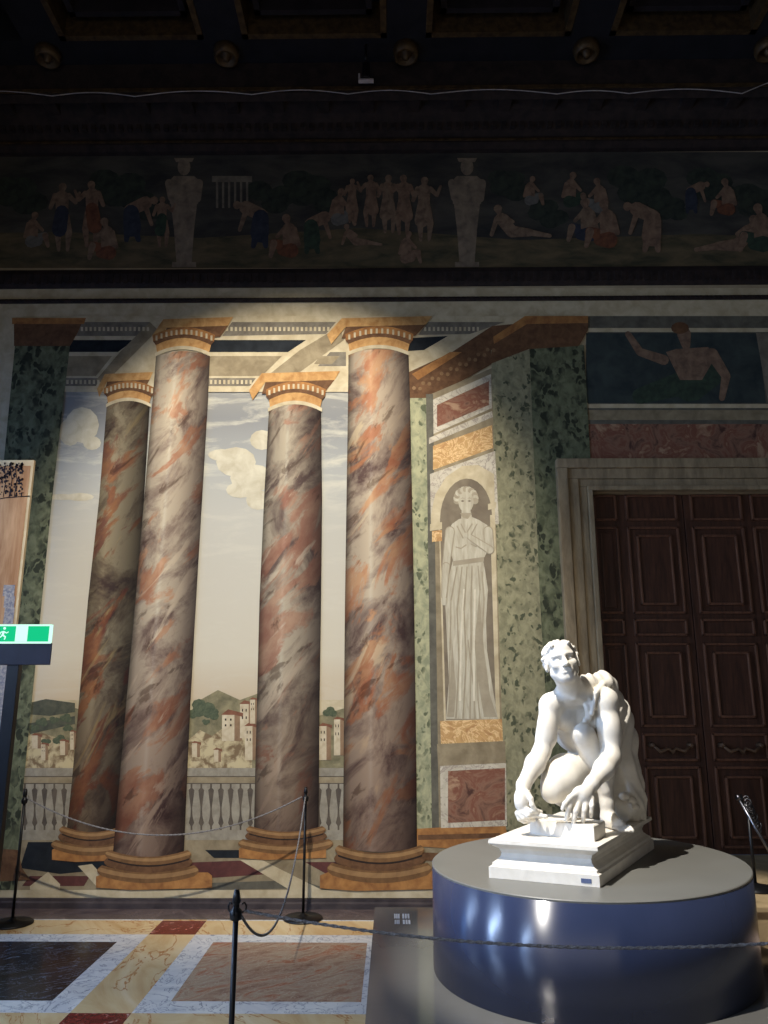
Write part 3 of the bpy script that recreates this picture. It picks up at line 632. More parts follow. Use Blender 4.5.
def nfig(b):
    L = 7.8; c = lambda a_, b_, ra, rb, l, m_=0: (cap2(b, a_, b_, ra + .9, rb + .9, L + l - .06, 1), cap2(b, a_, b_, ra, rb, L + l, m_))
    poly(b, [(459, 519), (452, 524), (448, 532), (449, 548), (453, 560), (448, 580), (445, 600), (447, 640), (449, 680), (446, 719), (498, 719), (493, 690), (487, 650), (486, 620), (488, 590), (485, 570), (483, 560), (489, 548), (491, 534), (487, 525), (479, 520), (472, 517)], L, 0)
    poly(b, [(480, 600), (484, 650), (490, 695), (497, 717), (484, 717), (478, 680), (474, 640)], L + .3, 1); poly(b, [(452, 640), (456, 690), (454, 717), (447, 717), (450, 690)], L + .3, 1)
    cap2(b, (466, 510), (467, 522), 4.4, 6, L + .5, 0); poly(b, [(460, 513), (472, 513), (468, 519), (463, 518)], L + .6, 1)
    for k in range(13): a = PI * .93 + PI * 1.14 * k / 12; dot(b, 466 + 9.4 * math.cos(a), 499 + 9.6 * math.sin(a), 3.4, L + .7, 0 if k % 2 else 1, 9)
    dot(b, 466, 502, 7.6, L + .9, 0, 16, 10.5)
    for x in (462.6, 469.4): poly(b, [(x - 2, 501), (x, 500), (x + 2, 501), (x, 502)], L + 1, 2); poly(b, [(x - 2.4, 498.6), (x, 497.4), (x + 2.4, 498.6), (x, 498.4)], L + 1, 1)
    poly(b, [(466, 500), (467.8, 505.6), (465, 505.8)], L + 1, 1); poly(b, [(463.6, 508.6), (466, 507.8), (468.4, 508.6), (466, 509.8)], L + 1, 2)
    for q in ([(453, 561), (484, 557), (484, 561.5), (453, 566)],): poly(b, q, L + .5, 1)
    dot(b, 461, 541, 5.6, L + .3, 0, 12); dot(b, 476, 539, 5.6, L + .3, 0, 12)
    for f in ([(456, 547), (461, 548.5), (466, 545)], [(471, 544), (476, 546.5), (481, 543)], [(461, 524), (466, 534), (472, 524)], [(457, 526), (463, 538)], [(477, 524), (470, 537)]):
        for p, q in zip(f[:-1], f[1:]): cap2(b, p, q, .5, .7, L + .45, 1)
    for (f) in ([(457, 567), (451, 600), (450, 650), (449, 716)], [(462, 567), (457, 610), (459, 660), (456, 718)], [(467, 567), (464, 610), (466, 660), (463, 718)], [(472, 566), (471, 600), (471, 650), (470, 718)], [(478, 566), (480, 590), (476, 640), (478, 700), (480, 718)], [(482, 572), (484, 600), (482, 636)], [(468, 640), (474, 690), (475, 718)]):
        for i, (p, q) in enumerate(zip(f[:-1], f[1:])): cap2(b, p, q, .55, .8, L + .35, 1)
    for f in ([(464, 590), (461, 640), (460, 700)], [(475, 590), (474, 640), (474, 700)]):
        for i, (p, q) in enumerate(zip(f[:-1], f[1:])): cap2(b, p, q, .9, 1.2, L + .4, 3)
    c((450, 531), (446, 566), 4, 3.2, .7); c((446, 566), (444, 596), 3.2, 2.2, .8); dot(b, 444, 601, 3, L + 1, 0, 10, 4.6)
    c((488, 531), (490, 550), 4.2, 3.6, .7); c((490, 550), (470, 537), 3.4, 2.3, .9); dot(b, 467, 535, 4, L + 1.1, 0, 10, 2.6)
part('painted_figure', nfig, ['figure', 'fold', 'niche', 'figlt'], nb, label='painted pale stone figure in long draped robe')
# ---- figures for painted frieze
def fig(b, kind, x, y, h, fl, L, sk, cl):
    """h = figure height; y = ground; parts as limbs of paint"""
    def P(u, v): return (x + u * h * fl, y - v * h)
    def c(a, b_, ra, rb, mi): cap2(b, P(*a), P(*b_), ra * h, rb * h, c.L, mi); c.L += .02
    c.L = L
    if kind == 'stand':
        c((0, .5), (-.06, .25), .07, .05, sk); c((-.06, .25), (-.05, .0), .05, .025, sk); c((.04, .5), (.1, .26), .07, .05, sk); c((.1, .26), (.08, 0), .05, .025, sk)
        c((0, .56), (.0, .78), .09, .1, sk); c((0, .84), (.01, .93), .03, .06, sk); c((-.1, .8), (-.17, .62), .04, .03, sk); c((.1, .8), (.2, .7), .04, .03, sk); c((.2, .7), (.26, .84), .03, .02, sk)
        c((0, .56), (-.04, .3), .1, .11, cl)
    elif kind == 'seat':
        c((0, .14), (.3, .24), .12, .08, cl); c((.3, .24), (.36, .0), .07, .04, sk); c((0, .16), (.02, .5), .13, .12, sk); c((.04, .6), (.07, .7), .04, .08, sk); c((.1, .5), (.24, .36), .05, .035, sk); c((-.08, .5), (-.16, .22), .05, .04, sk); c((-.02, .1), (.14, .1), .14, .1, cl)
    elif kind == 'recline':
        c((0, .12), (-.2, .36), .11, .11, sk); c((-.24, .46), (-.26, .54), .04, .08, sk); c((0, .12), (.34, .1), .11, .07, cl); c((.34, .1), (.7, .04), .06, .035, sk); c((-.28, .36), (-.38, .06), .05, .035, sk); c((-.14, .4), (.02, .3), .05, .03, sk)
    else:
        c((0, .46), (-.06, .0), .1, .04, cl); c((.02, .46), (.14, .0), .1, .04, cl); c((0, .5), (.26, .62), .1, .11, sk); c((.34, .66), (.4, .66), .04, .07, sk); c((.26, .56), (.36, .26), .045, .03, sk); c((.02, .46), (.04, .2), .13, .15, cl)
fz = emp('frieze', (W(384, 268).x, D, W(384, 268).z), 'long dim painted frieze of figures between herms, high under the cornice', 'frieze')
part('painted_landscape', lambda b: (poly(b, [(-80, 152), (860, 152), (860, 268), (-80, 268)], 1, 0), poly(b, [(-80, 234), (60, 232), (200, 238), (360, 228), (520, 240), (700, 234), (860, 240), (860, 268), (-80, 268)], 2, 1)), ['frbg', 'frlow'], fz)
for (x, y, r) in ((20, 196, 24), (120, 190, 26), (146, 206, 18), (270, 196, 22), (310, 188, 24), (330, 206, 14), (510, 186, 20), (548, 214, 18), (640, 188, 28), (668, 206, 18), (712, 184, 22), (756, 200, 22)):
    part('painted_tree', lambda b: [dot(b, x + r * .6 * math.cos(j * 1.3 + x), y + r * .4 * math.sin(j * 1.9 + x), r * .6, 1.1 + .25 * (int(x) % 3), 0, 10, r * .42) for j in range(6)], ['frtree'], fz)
part('painted_temple', lambda b: ([poly(b, [(x, 182), (x + 2.2, 182), (x + 2.2, 208), (x, 208)], 2.6, 0) for x in range(216, 252, 6)], poly(b, [(212, 176), (252, 176), (252, 182), (212, 182)], 2.6, 0)), ['greypaint'], fz)
for x in (184, 467):
    def hm(b, x=x):
        strip(b, [(204, x - 13, x + 13), (230, x - 10, x + 10), (264, x - 7.5, x + 7.5)], 3, 0, 3); poly(b, [(x - 12, 262), (x + 12, 262), (x + 12, 267), (x - 12, 267)], 3.2, 0)
        poly(b, [(x - 16, 182), (x - 10, 176), (x + 10, 176), (x + 17, 182), (x + 14, 204), (x - 14, 204)], 3.3, 0); dot(b, x, 167, 6.5, 3.5, 0, 12, 8.5)
        poly(b, [(x - 10, 158), (x + 10, 158), (x + 8, 162), (x - 8, 162)], 3.7, 0); cap2(b, (x - 15, 183), (x - 13, 198), 4, 3, 3.6, 0); cap2(b, (x - 13, 198), (x - 2, 204), 3, 2.4, 3.7, 0); cap2(b, (x + 15, 183), (x + 14, 199), 4, 3, 3.6, 0); cap2(b, (x + 14, 199), (x + 4, 206), 3, 2.4, 3.7, 0)
    part('painted_herm', hm, ['herm'], fz, label='painted stone herm')
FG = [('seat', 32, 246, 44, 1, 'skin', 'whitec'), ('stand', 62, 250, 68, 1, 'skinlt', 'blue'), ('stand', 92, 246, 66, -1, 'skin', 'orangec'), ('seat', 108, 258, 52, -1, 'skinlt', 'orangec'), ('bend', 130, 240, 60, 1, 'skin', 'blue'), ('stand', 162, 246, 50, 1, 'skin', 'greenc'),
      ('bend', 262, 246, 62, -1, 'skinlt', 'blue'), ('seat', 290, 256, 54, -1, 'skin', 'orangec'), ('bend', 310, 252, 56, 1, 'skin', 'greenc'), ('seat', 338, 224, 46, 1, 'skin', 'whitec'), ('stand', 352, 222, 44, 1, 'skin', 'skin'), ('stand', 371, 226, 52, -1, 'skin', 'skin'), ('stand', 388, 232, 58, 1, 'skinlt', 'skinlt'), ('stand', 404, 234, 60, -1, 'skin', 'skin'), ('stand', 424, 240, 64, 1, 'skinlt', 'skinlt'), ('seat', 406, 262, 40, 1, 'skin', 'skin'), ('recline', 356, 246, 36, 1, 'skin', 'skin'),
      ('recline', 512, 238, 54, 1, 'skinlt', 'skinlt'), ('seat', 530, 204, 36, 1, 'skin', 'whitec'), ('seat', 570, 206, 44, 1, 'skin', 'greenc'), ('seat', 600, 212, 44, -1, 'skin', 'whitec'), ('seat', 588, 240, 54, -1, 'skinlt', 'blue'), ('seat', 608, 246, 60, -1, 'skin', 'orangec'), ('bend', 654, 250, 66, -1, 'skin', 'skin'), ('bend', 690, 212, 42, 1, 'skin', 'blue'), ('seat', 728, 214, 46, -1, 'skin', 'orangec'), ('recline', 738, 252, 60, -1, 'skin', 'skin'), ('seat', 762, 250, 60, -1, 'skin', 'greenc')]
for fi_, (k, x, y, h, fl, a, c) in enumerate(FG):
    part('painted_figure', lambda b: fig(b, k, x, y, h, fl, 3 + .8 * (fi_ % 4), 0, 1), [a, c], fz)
# ---- painting over the door
od = emp('overdoor_painting', (W(680, 460).x, D, W(680, 460).z), 'dim painted panel of a seated figure raising one arm, above the wooden doors', 'painting')
part('painted_frame', lambda b: (poly(b, [(588, 316), (860, 316), (860, 462), (588, 462)], 1, 0), poly(b, [(586, 328), (860, 328), (860, 332), (586, 332)], 1.6, 1), poly(b, [(586, 404), (860, 404), (860, 408), (586, 408)], 1.6, 1), poly(b, [(586, 410), (860, 410), (860, 420), (586, 420)], 1.6, 2)), ['greyband', 'cream', 'creamdk'], od)
part('painted_ground', lambda b: (poly(b, [(586, 333), (758, 333), (766, 403), (586, 403)], 2, 0), poly(b, [(756, 333), (860, 333), (860, 403), (768, 403)], 2, 1)), ['teal', 'greypaint'], od)
part('painted_marble', lambda b: poly(b, [(588, 424), (860, 424), (860, 460), (588, 460)], 2, 0), ['redmarble'], od, label='red marbled band')
def odf(b):
    cap2(b, (640, 396), (700, 378), 8, 14, 2.6, 1); cap2(b, (690, 384), (712, 372), 18, 14, 2.7, 1); poly(b, [(666, 352), (676, 349), (708, 347), (716, 356), (702, 380), (680, 380)], 2.9, 0)
    cap2(b, (686, 345), (684, 334), 4.5, 7, 3.1, 0); dot(b, 680, 328, 9, 3.2, 2, 12, 6); cap2(b, (664, 360), (640, 352), 5, 4, 3.1, 0); cap2(b, (640, 352), (628, 334), 4, 3, 3.2, 0); cap2(b, (712, 354), (726, 376), 6, 4.5, 3.1, 0); cap2(b, (726, 376), (722, 398), 4.5, 3, 3.2, 0)
part('painted_figure', odf, ['skin', 'greenc', 'ochredk'], od)
#==FURNITURE==
# round plinth: platform and drum
zt = .75
def ell():
    pts = [(432.5, 857), (445, 850), (463, 844), (489, 837), (440, 870), (452, 879), (470, 886), (500, 893), (540, 898), (580, 900.5), (620, 901), (660, 900), (700, 896), (730, 889), (750, 879), (753, 873), (750, 865), (742, 859), (730, 854), (715, 849), (700, 846), (673, 841)]
    P = np.array([list(gp(x, y, zt))[:2] for x, y in pts]); m = P.mean(0); X, Y = (P - m).T
    s = np.linalg.lstsq(np.c_[X * X, X * Y, Y * Y, X, Y], np.ones(len(X)), rcond=None)[0]
    A = np.array([[s[0], s[1] / 2], [s[1] / 2, s[2]]]); c = -np.linalg.solve(2 * A, s[3:]); k = 1 + c @ A @ c
    w, V = np.linalg.eigh(A / k); return c + m, 1 / np.sqrt(w), V
EC, ER, EV = ell()
print('ELLIPSE', EC, ER, EV, 'D', D, 'HC', HC)
def epts(s=1, n=96): return [tuple(EC + EV @ np.array([ER[0] * s * math.cos(2 * PI * k / n), ER[1] * s * math.sin(2 * PI * k / n)])) for k in range(n)]
def edist(x, y):
    q = EV.T @ (np.array([x, y]) - EC) / ER; return math.hypot(*q)
zp = zt
while edist(gp(455.6, 995, zp).x, gp(455.6, 995, zp).y) > 1 and zp > 0: zp -= .005
print('platform z', zp)
zp = max(zp, .06)
pb = gp(375, 907, zp); pl_x0 = (pb.x + gp(365, 1020, zp).x) / 2
bm = bmesh.new(); prism(bm, [(pl_x0, 1.6), (3.2, 1.6), (3.2, 3.9), (2.26, 4.7), (2.06, 5.25), (1.5, pb.y), (pl_x0, pb.y)], 'z', 0, zp)
bmesh.ops.bevel(bm, geom=[e for e in bm.edges if abs(e.verts[0].co.z - zp) < 1e-5 and abs(e.verts[1].co.z - zp) < 1e-5 and e.is_boundary is False and len(e.link_faces) == 2 and e.calc_face_angle() > .5], offset=.004, segments=2, affect='EDGES')
plat = link('platform', bm, M['platform'], label='low grey platform under the round plinth, on the marble floor', cat='platform')
# pale lettering stuck on the platform top
bm = bmesh.new()
for (x0, y0, x1, y1) in ((394, 914, 400, 918.5), (402, 914, 410, 918.5), (394.5, 920, 400, 924), (402.5, 920, 411, 924)):
    a = gp(x0, y0, zp); b = gp(x1, y1, zp); n = 3
    for k in range(n):
        u = a.x + (b.x - a.x) * (k + .1) / n; v = a.x + (b.x - a.x) * (k + .8) / n
        box(bm, (u, b.y, zp + .0003), (v, a.y, zp + .0015))
link('floor_lettering', bm, M['lettering'], plat, label='small pale lettering')
dr = emp('round_plinth', (EC[0], EC[1], zp), 'large glossy dark blue-grey round drum plinth carrying the statue', 'plinth')
bm = bmesh.new(); P0 = epts()
for (s, z0, s1, z1) in ((1, zp + .0005, 1, zt - .012),):
    A = [bm.verts.new((x, y, z0)) for x, y in P0]; B = [bm.verts.new((x, y, z1)) for x, y in P0]; n = len(A)
    for i in range(n): f = bm.faces.new((A[i], A[(i + 1) % n], B[(i + 1) % n], B[i])); f.smooth = True
    bm.faces.new(A[::-1]); bm.faces.new(B)
link('drum', bm, M['disc'], dr)
bm = bmesh.new(); n = 96
rings = [[bm.verts.new((x, y, z_)) for x, y in epts(s)] for s, z_ in ((1.0, zt - .012), (1.001, zt - .004), (.996, zt), (.9, zt))]
for a, b in zip(rings[:-1], rings[1:]):
    for i in range(n): bm.faces.new((a[i], a[(i + 1) % n], b[(i + 1) % n], b[i]))
bm.faces.new(rings[0][::-1]); bm.faces.new(rings[-1]); link('top_disc', bm, M['disctop'], dr, label='matt grey top')
# ---- rope barriers
def stanchion(x, y, label, z0=0, hk=1.0):
    t = emp('stanchion', (x, y, z0), label, 'stanchion', 'rope barrier posts')
    bm = bmesh.new(); lathe(bm, [(.15, 0), (.15, .008), (.14, .016), (.05, .024), (.025, .032), (.014, .045)], (x, y, z0), 40); link('base', bm, M['black'], t)
    bm = bmesh.new(); tube(bm, [(x, y, z0 + .03), (x, y, z0 + .87)], .0105, 14); link('pole', bm, M['black'], t)
    bm = bmesh.new(); lathe(bm, [(.011, .84), (.022, .845), (.024, .87), (.018, .88), (.012, .885), (.012, .90), (.017, .905), (.014, .925), (.009, .95)], (x, y, z0), 20)
    for a in range(3):
        th = a * 2 * PI / 3 + .5; c, s = math.cos(th), math.sin(th)
        tube(bm, [(x + c * r, y + s * r, z0 + h) for r, h in ((.02, .865), (.02 + .016 * hk, .87), (.02 + .02 * hk, .885), (.02 + .012 * hk, .9), (.021, .895))], .0035 * hk, 6)
    link('collar', bm, M['black'], t); return t
gB = gp(303, 919, 0); gC = gp(12, 924, 0)
pA = at(237, 893, 3.0); ya = 3.0 * .95
# A stands where a 0.95 m post top is seen at (237,889)
r = ray(237, 889); s = (.95 - EYE) / r.z; gA = Vector((r.x * s, r.y * s, 0))
r = ray(741, 800); s = (.95 - EYE) / r.z; gD = Vector((r.x * s, r.y * s, 0))
print('posts', gA, gB, gC, gD)
stanchion(gA.x, gA.y, 'black rope stanchion in the foreground, left of the grey platform')
stanchion(gB.x, gB.y, 'black rope stanchion standing in front of the painted middle column', hk=.45)
stanchion(gC.x, gC.y, 'black rope stanchion at the far left by the wall, below the green sign', hk=.45)
def rope(a, b, sag, label, r=.0065, z=.875, zb_=None, twist=True):
    bm = bmesh.new(); n = 60; P = []
    zb_ = zb_ or z
    for k in range(n + 1):
        t = k / n; P.append(Vector((a[0] + (b[0] - a[0]) * t, a[1] + (b[1] - a[1]) * t, z + (zb_ - z) * t - sag * 4 * t * (1 - t))))
    L = sum((P[i + 1] - P[i]).length for i in range(n)); m = int(L / .012)
    tube(bm, P, r * .72, 8)
    for ph in (0, PI):           # two laid strands
        S = []
        for k in range(m + 1):
            t = k / m * n; i = min(int(t), n - 1); p = P[i].lerp(P[i + 1], t - i); d = (P[i + 1] - P[i]).normalized()
            u = d.cross(Vector((0, 0, 1))).normalized(); w = u.cross(d); a_ = k * 1.05 + ph
            S.append(p + (u * math.cos(a_) + w * math.sin(a_)) * r * .5)
        tube(bm, S, r * .55, 5)
    return link('rope', bm, M['rope'], label=label, cat='rope', group='barrier ropes')
o = .03
rope((gC.x + o, gC.y), (gB.x - o, gB.y), .27, 'grey barrier rope sagging along the fresco between the two wall posts')
rope((gB.x, gB.y - o), (gA.x, gA.y + o), .42, 'grey barrier rope hanging between the wall post and the foreground post')
gE = (1.95, 3.0)
rope((gA.x + o, gA.y), gE, .10, 'grey barrier rope stretching across in front of the round plinth')
# far right stand with chrome rod and coil
ZSTEP = at(700, 857, D).z
t = emp('chrome_stand', (gD.x, gD.y, ZSTEP), 'dark post with a slanting chrome rod and coiled chain, right of the plinth', 'stand')
zg = 0
bm = bmesh.new(); tube(bm, [(gD.x + .04, gD.y, .34), (gD.x + .04, gD.y, .90)], .011, 12); link('pole', bm, M['black'], t)
bm = bmesh.new(); lathe(bm, [(.14, 0), (.14, .01), (.05, .025), (.015, .04)], (gD.x + .04, gD.y, ZSTEP + .001), 32); link('base', bm, M['black'], t)
P1, P2 = at(739, 799, gD.y), at(786, 880, gD.y - .1)
bm = bmesh.new(); tube(bm, [P1, P2], .011, 12); 
tube(bm, [P1 + Vector((-.02, 0, .01)), P1 + Vector((.02, 0, .012))], [.02, .018], 12)
link('rod', bm, M['chrome'], t, label='slanting chrome rod')
bm = bmesh.new(); S = []
for k in range(120):
    u = k / 119; c = at(746 + 13 * u, 800 + 30 * u, gD.y); S.append(c + Vector((.028 * math.cos(k * .55) * (.7 + .3 * math.sin(k * .2)), .02 * math.sin(k * .55), .028 * math.sin(k * .55 + .4))))
tube(bm, S, .0055, 6); link('chain_coil', bm, M['chrome'], t, label='coiled chrome chain')
#==LEFT==
Yp = D - .75
bx1 = at(34, 461, Yp).x; bzt = at(20, 460, Yp).z
bn = emp('display_panel', (bx1 - .35, Yp, 0), 'tan printed display panel with dark vines, at the far left of the fresco', 'panel')
bm = bmesh.new(); box(bm, (bx1 - .7, Yp, 0), (bx1, Yp + .03, bzt), 0, .003); link('board', bm, M['bannerlt'], bn)
bm = bmesh.new(); bxm = at(27, 500, Yp).x
box(bm, (bx1 - .66, Yp - .003, .05), (bxm, Yp - .0005, bzt - .05)); link('print', bm, M['bannertan'], bn, label='tan print')
bm = bmesh.new(); 
def vine(bm):
    for k in range(230):
        c = at(random.uniform(-14, 23), 463 + 33 * random.random() ** 1.3, Yp - .006); r_ = random.uniform(.005, .013)
        n = 7; vs = [bm.verts.new(c + Vector((r_ * math.cos(2 * PI * i / n) * random.uniform(.6, 1.2), 0, r_ * math.sin(2 * PI * i / n)))) for i in range(n)]; bm.faces.new(vs)
    tube(bm, [at(x, y, Yp - .004) for x, y in ((-10, 501), (4, 498), (16, 497), (30, 496))], .004, 5)
    for x0 in (4, 10, 15): tube(bm, [at(x0, 466, Yp - .004), at(x0 + 2, 480, Yp - .004), at(x0 - 1, 497, Yp - .004)], .003, 5)
vine(bm); link('vine_print', bm, M['vine'], bn, label='dark vine print')
bm = bmesh.new(); a = at(7, 585, Yp); b = at(14, 640, Yp)
for k_ in range(26):
    zz_ = .2 + (a.z - .2) * k_ / 26; sh_ = .018 * math.sin(k_ * .9) - .0012 * k_; box(bm, (b.x - .085 + sh_, Yp - .006, zz_), (b.x - .012 + sh_ * .6, Yp - .0035, zz_ + (a.z - .2) / 26))
link('blue_print', bm, M['bannerblue'], bn, label='blue figured print strip')
# post carrying the exit sign
Ys = 5.0
a = at(8, 655, Ys); b = at(20, 655, Ys); 
ex = emp('sign_post', ((a.x + b.x) / 2, Ys, 0), 'dark upright post at the left edge holding the green sign', 'post')
bm = bmesh.new(); box(bm, (a.x, Ys, .02), (b.x, Ys + .05, at(10, 645, Ys).z), 0, .003); link('pole', bm, M['black'], ex)
bm = bmesh.new(); box(bm, (a.x - .02, Ys - .05, 0), (b.x + .0, Ys + .1, .02), 0, .005); link('base', bm, M['black'], ex)
p0, p1 = at(-34, 643.5, Ys - .01), at(50, 665, Ys - .01)
bm = bmesh.new(); box(bm, (p0.x, Ys - .012, p1.z), (p1.x, Ys - .002, p0.z + .004), 0, .004); link('bracket_plate', bm, M['plastic'], ex, label='dark rounded bracket plate')
p0, p1 = at(-34, 624.5, Ys - .02), at(50.5, 643.5, Ys - .02)
sg = emp('exit_sign', ((p0.x + p1.x) / 2, Ys, p1.z), 'lit green exit sign with a white running figure, on the dark post', 'sign')
bm = bmesh.new(); box(bm, (p0.x, Ys - .03, p1.z), (p1.x, Ys + .0, p0.z), 0, .003); link('housing', bm, M['exitw'], sg, label='white lit border')
bm = bmesh.new(); e = .012; box(bm, (p0.x + e, Ys - .034, p1.z + e), (p1.x - e, Ys - .0305, p0.z - e)); link('face', bm, M['exit'], sg, label='green lit face')
bm = bmesh.new(); yy = Ys - .037; hgt = p0.z - p1.z
q0, q1 = at(16, 634, Ys - .03).x, at(28, 634, Ys - .03).x
box(bm, (q0, yy, p1.z + e), (q1, yy + .002, p0.z - e)); link('door_pictogram', bm, M['exitw'], sg, label='white door pictogram')
bm = bmesh.new(); cx = at(4, 634, Ys - .03).x; cz = (p0.z + p1.z) / 2; h = hgt * .36
for (u, v, u2, v2, r_) in ((.0, .35, -.1, -.2, .2), (-.1, -.2, .35, -.45, .13), (.35, -.45, .2, -.85, .1), (-.1, -.2, -.45, -.5, .12), (-.45, -.5, -.8, -.55, .1), (.0, .35, .45, .1, .1), (.45, .1, .7, .3, .08), (0, .35, -.45, .2, .1), (-.45, .2, -.5, -.1, .08)):
    tube(bm, [(cx + u * h, yy, cz + v * h), (cx + u2 * h, yy, cz + v2 * h)], r_ * h * .8, 8)
lathe(bm, [(.19 * h, 0), (.19 * h, .004)], (cx + .08 * h, yy + .002, cz + .8 * h), 14, axis='y')
link('running_figure', bm, M['exitw'], sg, label='white running figure pictogram')
#==STATUE==
def plinth():
    sl, sf, sr = gp(489, 878, zt), gp(600, 888, zt), gp(658, 846, zt)
    ex_ = (sf - sl); wx = ex_.length; ex_.normalize(); ey_ = (sr - sf); wy = ey_.length; ey_.normalize()
    return sl, sf, ex_, ey_, wx, wy
sl, sf, ex_, ey_, wx, wy = plinth()
print('plinth', sl, sf, ex_, ey_, wx, wy, ex_.dot(ey_))
wy = min(wy, 1.12)
def PL(u, v, z): # u 0..1 across the front, v metres back
    return Vector(sl) * (1 - u) + Vector(sf) * u + ey_ * v + Vector((0, 0, z - zt))
ctr = PL(.5, wy / 2, zt)
st = emp('statue', ctr + Vector((0, 0, .001)), 'white plaster statue of a crouching man leaning over a small block, on its moulded base', 'statue')
cr = PL(.5, wy * .5, zt)
def slab(bm, prof):
    """profile of (inset, z) round the four-sided base"""
    rings = []
    for ins, z_ in prof:
        q = []
        for (u, v, su, sv) in ((0, 0, 1, 1), (1, 0, -1, 1), (1, wy, -1, -1), (0, wy, 1, -1)):
            q.append(bm.verts.new(PL(u, v, z_) + ex_ * ins * su + ey_ * ins * sv))
        rings.append(q)
    for a, b in zip(rings[:-1], rings[1:]):
        for i in range(4): bm.faces.new((a[i], a[(i + 1) % 4], b[(i + 1) % 4], b[i]))
    bm.faces.new(rings[0][::-1]); bm.faces.new(rings[-1])
Z1 = at(598, 847.5, sf.y).z         # top of slab at front corner
hb = Z1 - zt
bm = bmesh.new()
slab(bm, [(0, zt + .001), (-.0, zt + hb * .30), (.012, zt + hb * .33), (.014, zt + hb * .40), (.03, zt + hb * .46), (.045, zt + hb * .54), (.05, zt + hb * .64), (.04, zt + hb * .76), (.018, zt + hb * .83), (.012, zt + hb * .86), (.004, zt + hb * .88), (.0, zt + hb * .91), (.002, zt + hb)])
bmesh.ops.recalc_face_normals(bm, faces=bm.faces[:])
link('moulded_base', bm, M['statue'], st)
bm = bmesh.new(); p = PL(.90, -.001, zt + hb * .16)
for k in range(1):
    q = [PL(.84, -.002, zt + hb * .09), PL(.93, -.002, zt + hb * .09), PL(.93, -.002, zt + hb * .20), PL(.84, -.002, zt + hb * .20)]
    vs = [bm.verts.new(v) for v in q]; vb = [bm.verts.new(v + ey_ * .004) for v in q]
    bm.faces.new(vs); [bm.faces.new((vs[i], vb[i], vb[(i + 1) % 4], vs[(i + 1) % 4])) for i in range(4)]
link('inventory_tag', bm, M['tag'], st, label='small blue grey tag')
# small block under the hands
bm = bmesh.new()
b0, b1 = at(600, 849, sf.y + .06), None
zb0 = Z1; 
r = ray(530, 833.5); s = (zb0 - EYE) / r.z; c0 = Vector((r.x * s, r.y * s, zb0)); r = ray(594.5, 842); s = (zb0 - EYE) / r.z; c1 = Vector((r.x * s, r.y * s, zb0))
BH = at(530, 818.5, c0.y).z - zb0; BD = .2
print('block', c0, c1, BH)
fr = [(0, 0), (.0, BH * .92), (.006, BH), ]
rings = []
for ins, h in ((0, -.005), (0, BH * .93), (.006, BH)):
    q = [c0, c1, c1 + ey_ * BD, c0 + ey_ * BD]; m_ = sum(q, Vector()) / 4
    rings.append([bm.verts.new(p + (m_ - p).normalized() * ins + Vector((0, 0, h))) for p in q])
for a, b in zip(rings[:-1], rings[1:]):
    for i in range(4): bm.faces.new((a[i], a[(i + 1) % 4], b[(i + 1) % 4], b[i]))
bm.faces.new(rings[-1]); bm.faces.new(rings[0][::-1]); bmesh.ops.recalc_face_normals(bm, faces=bm.faces[:])
link('block', bm, M['statue'], st)
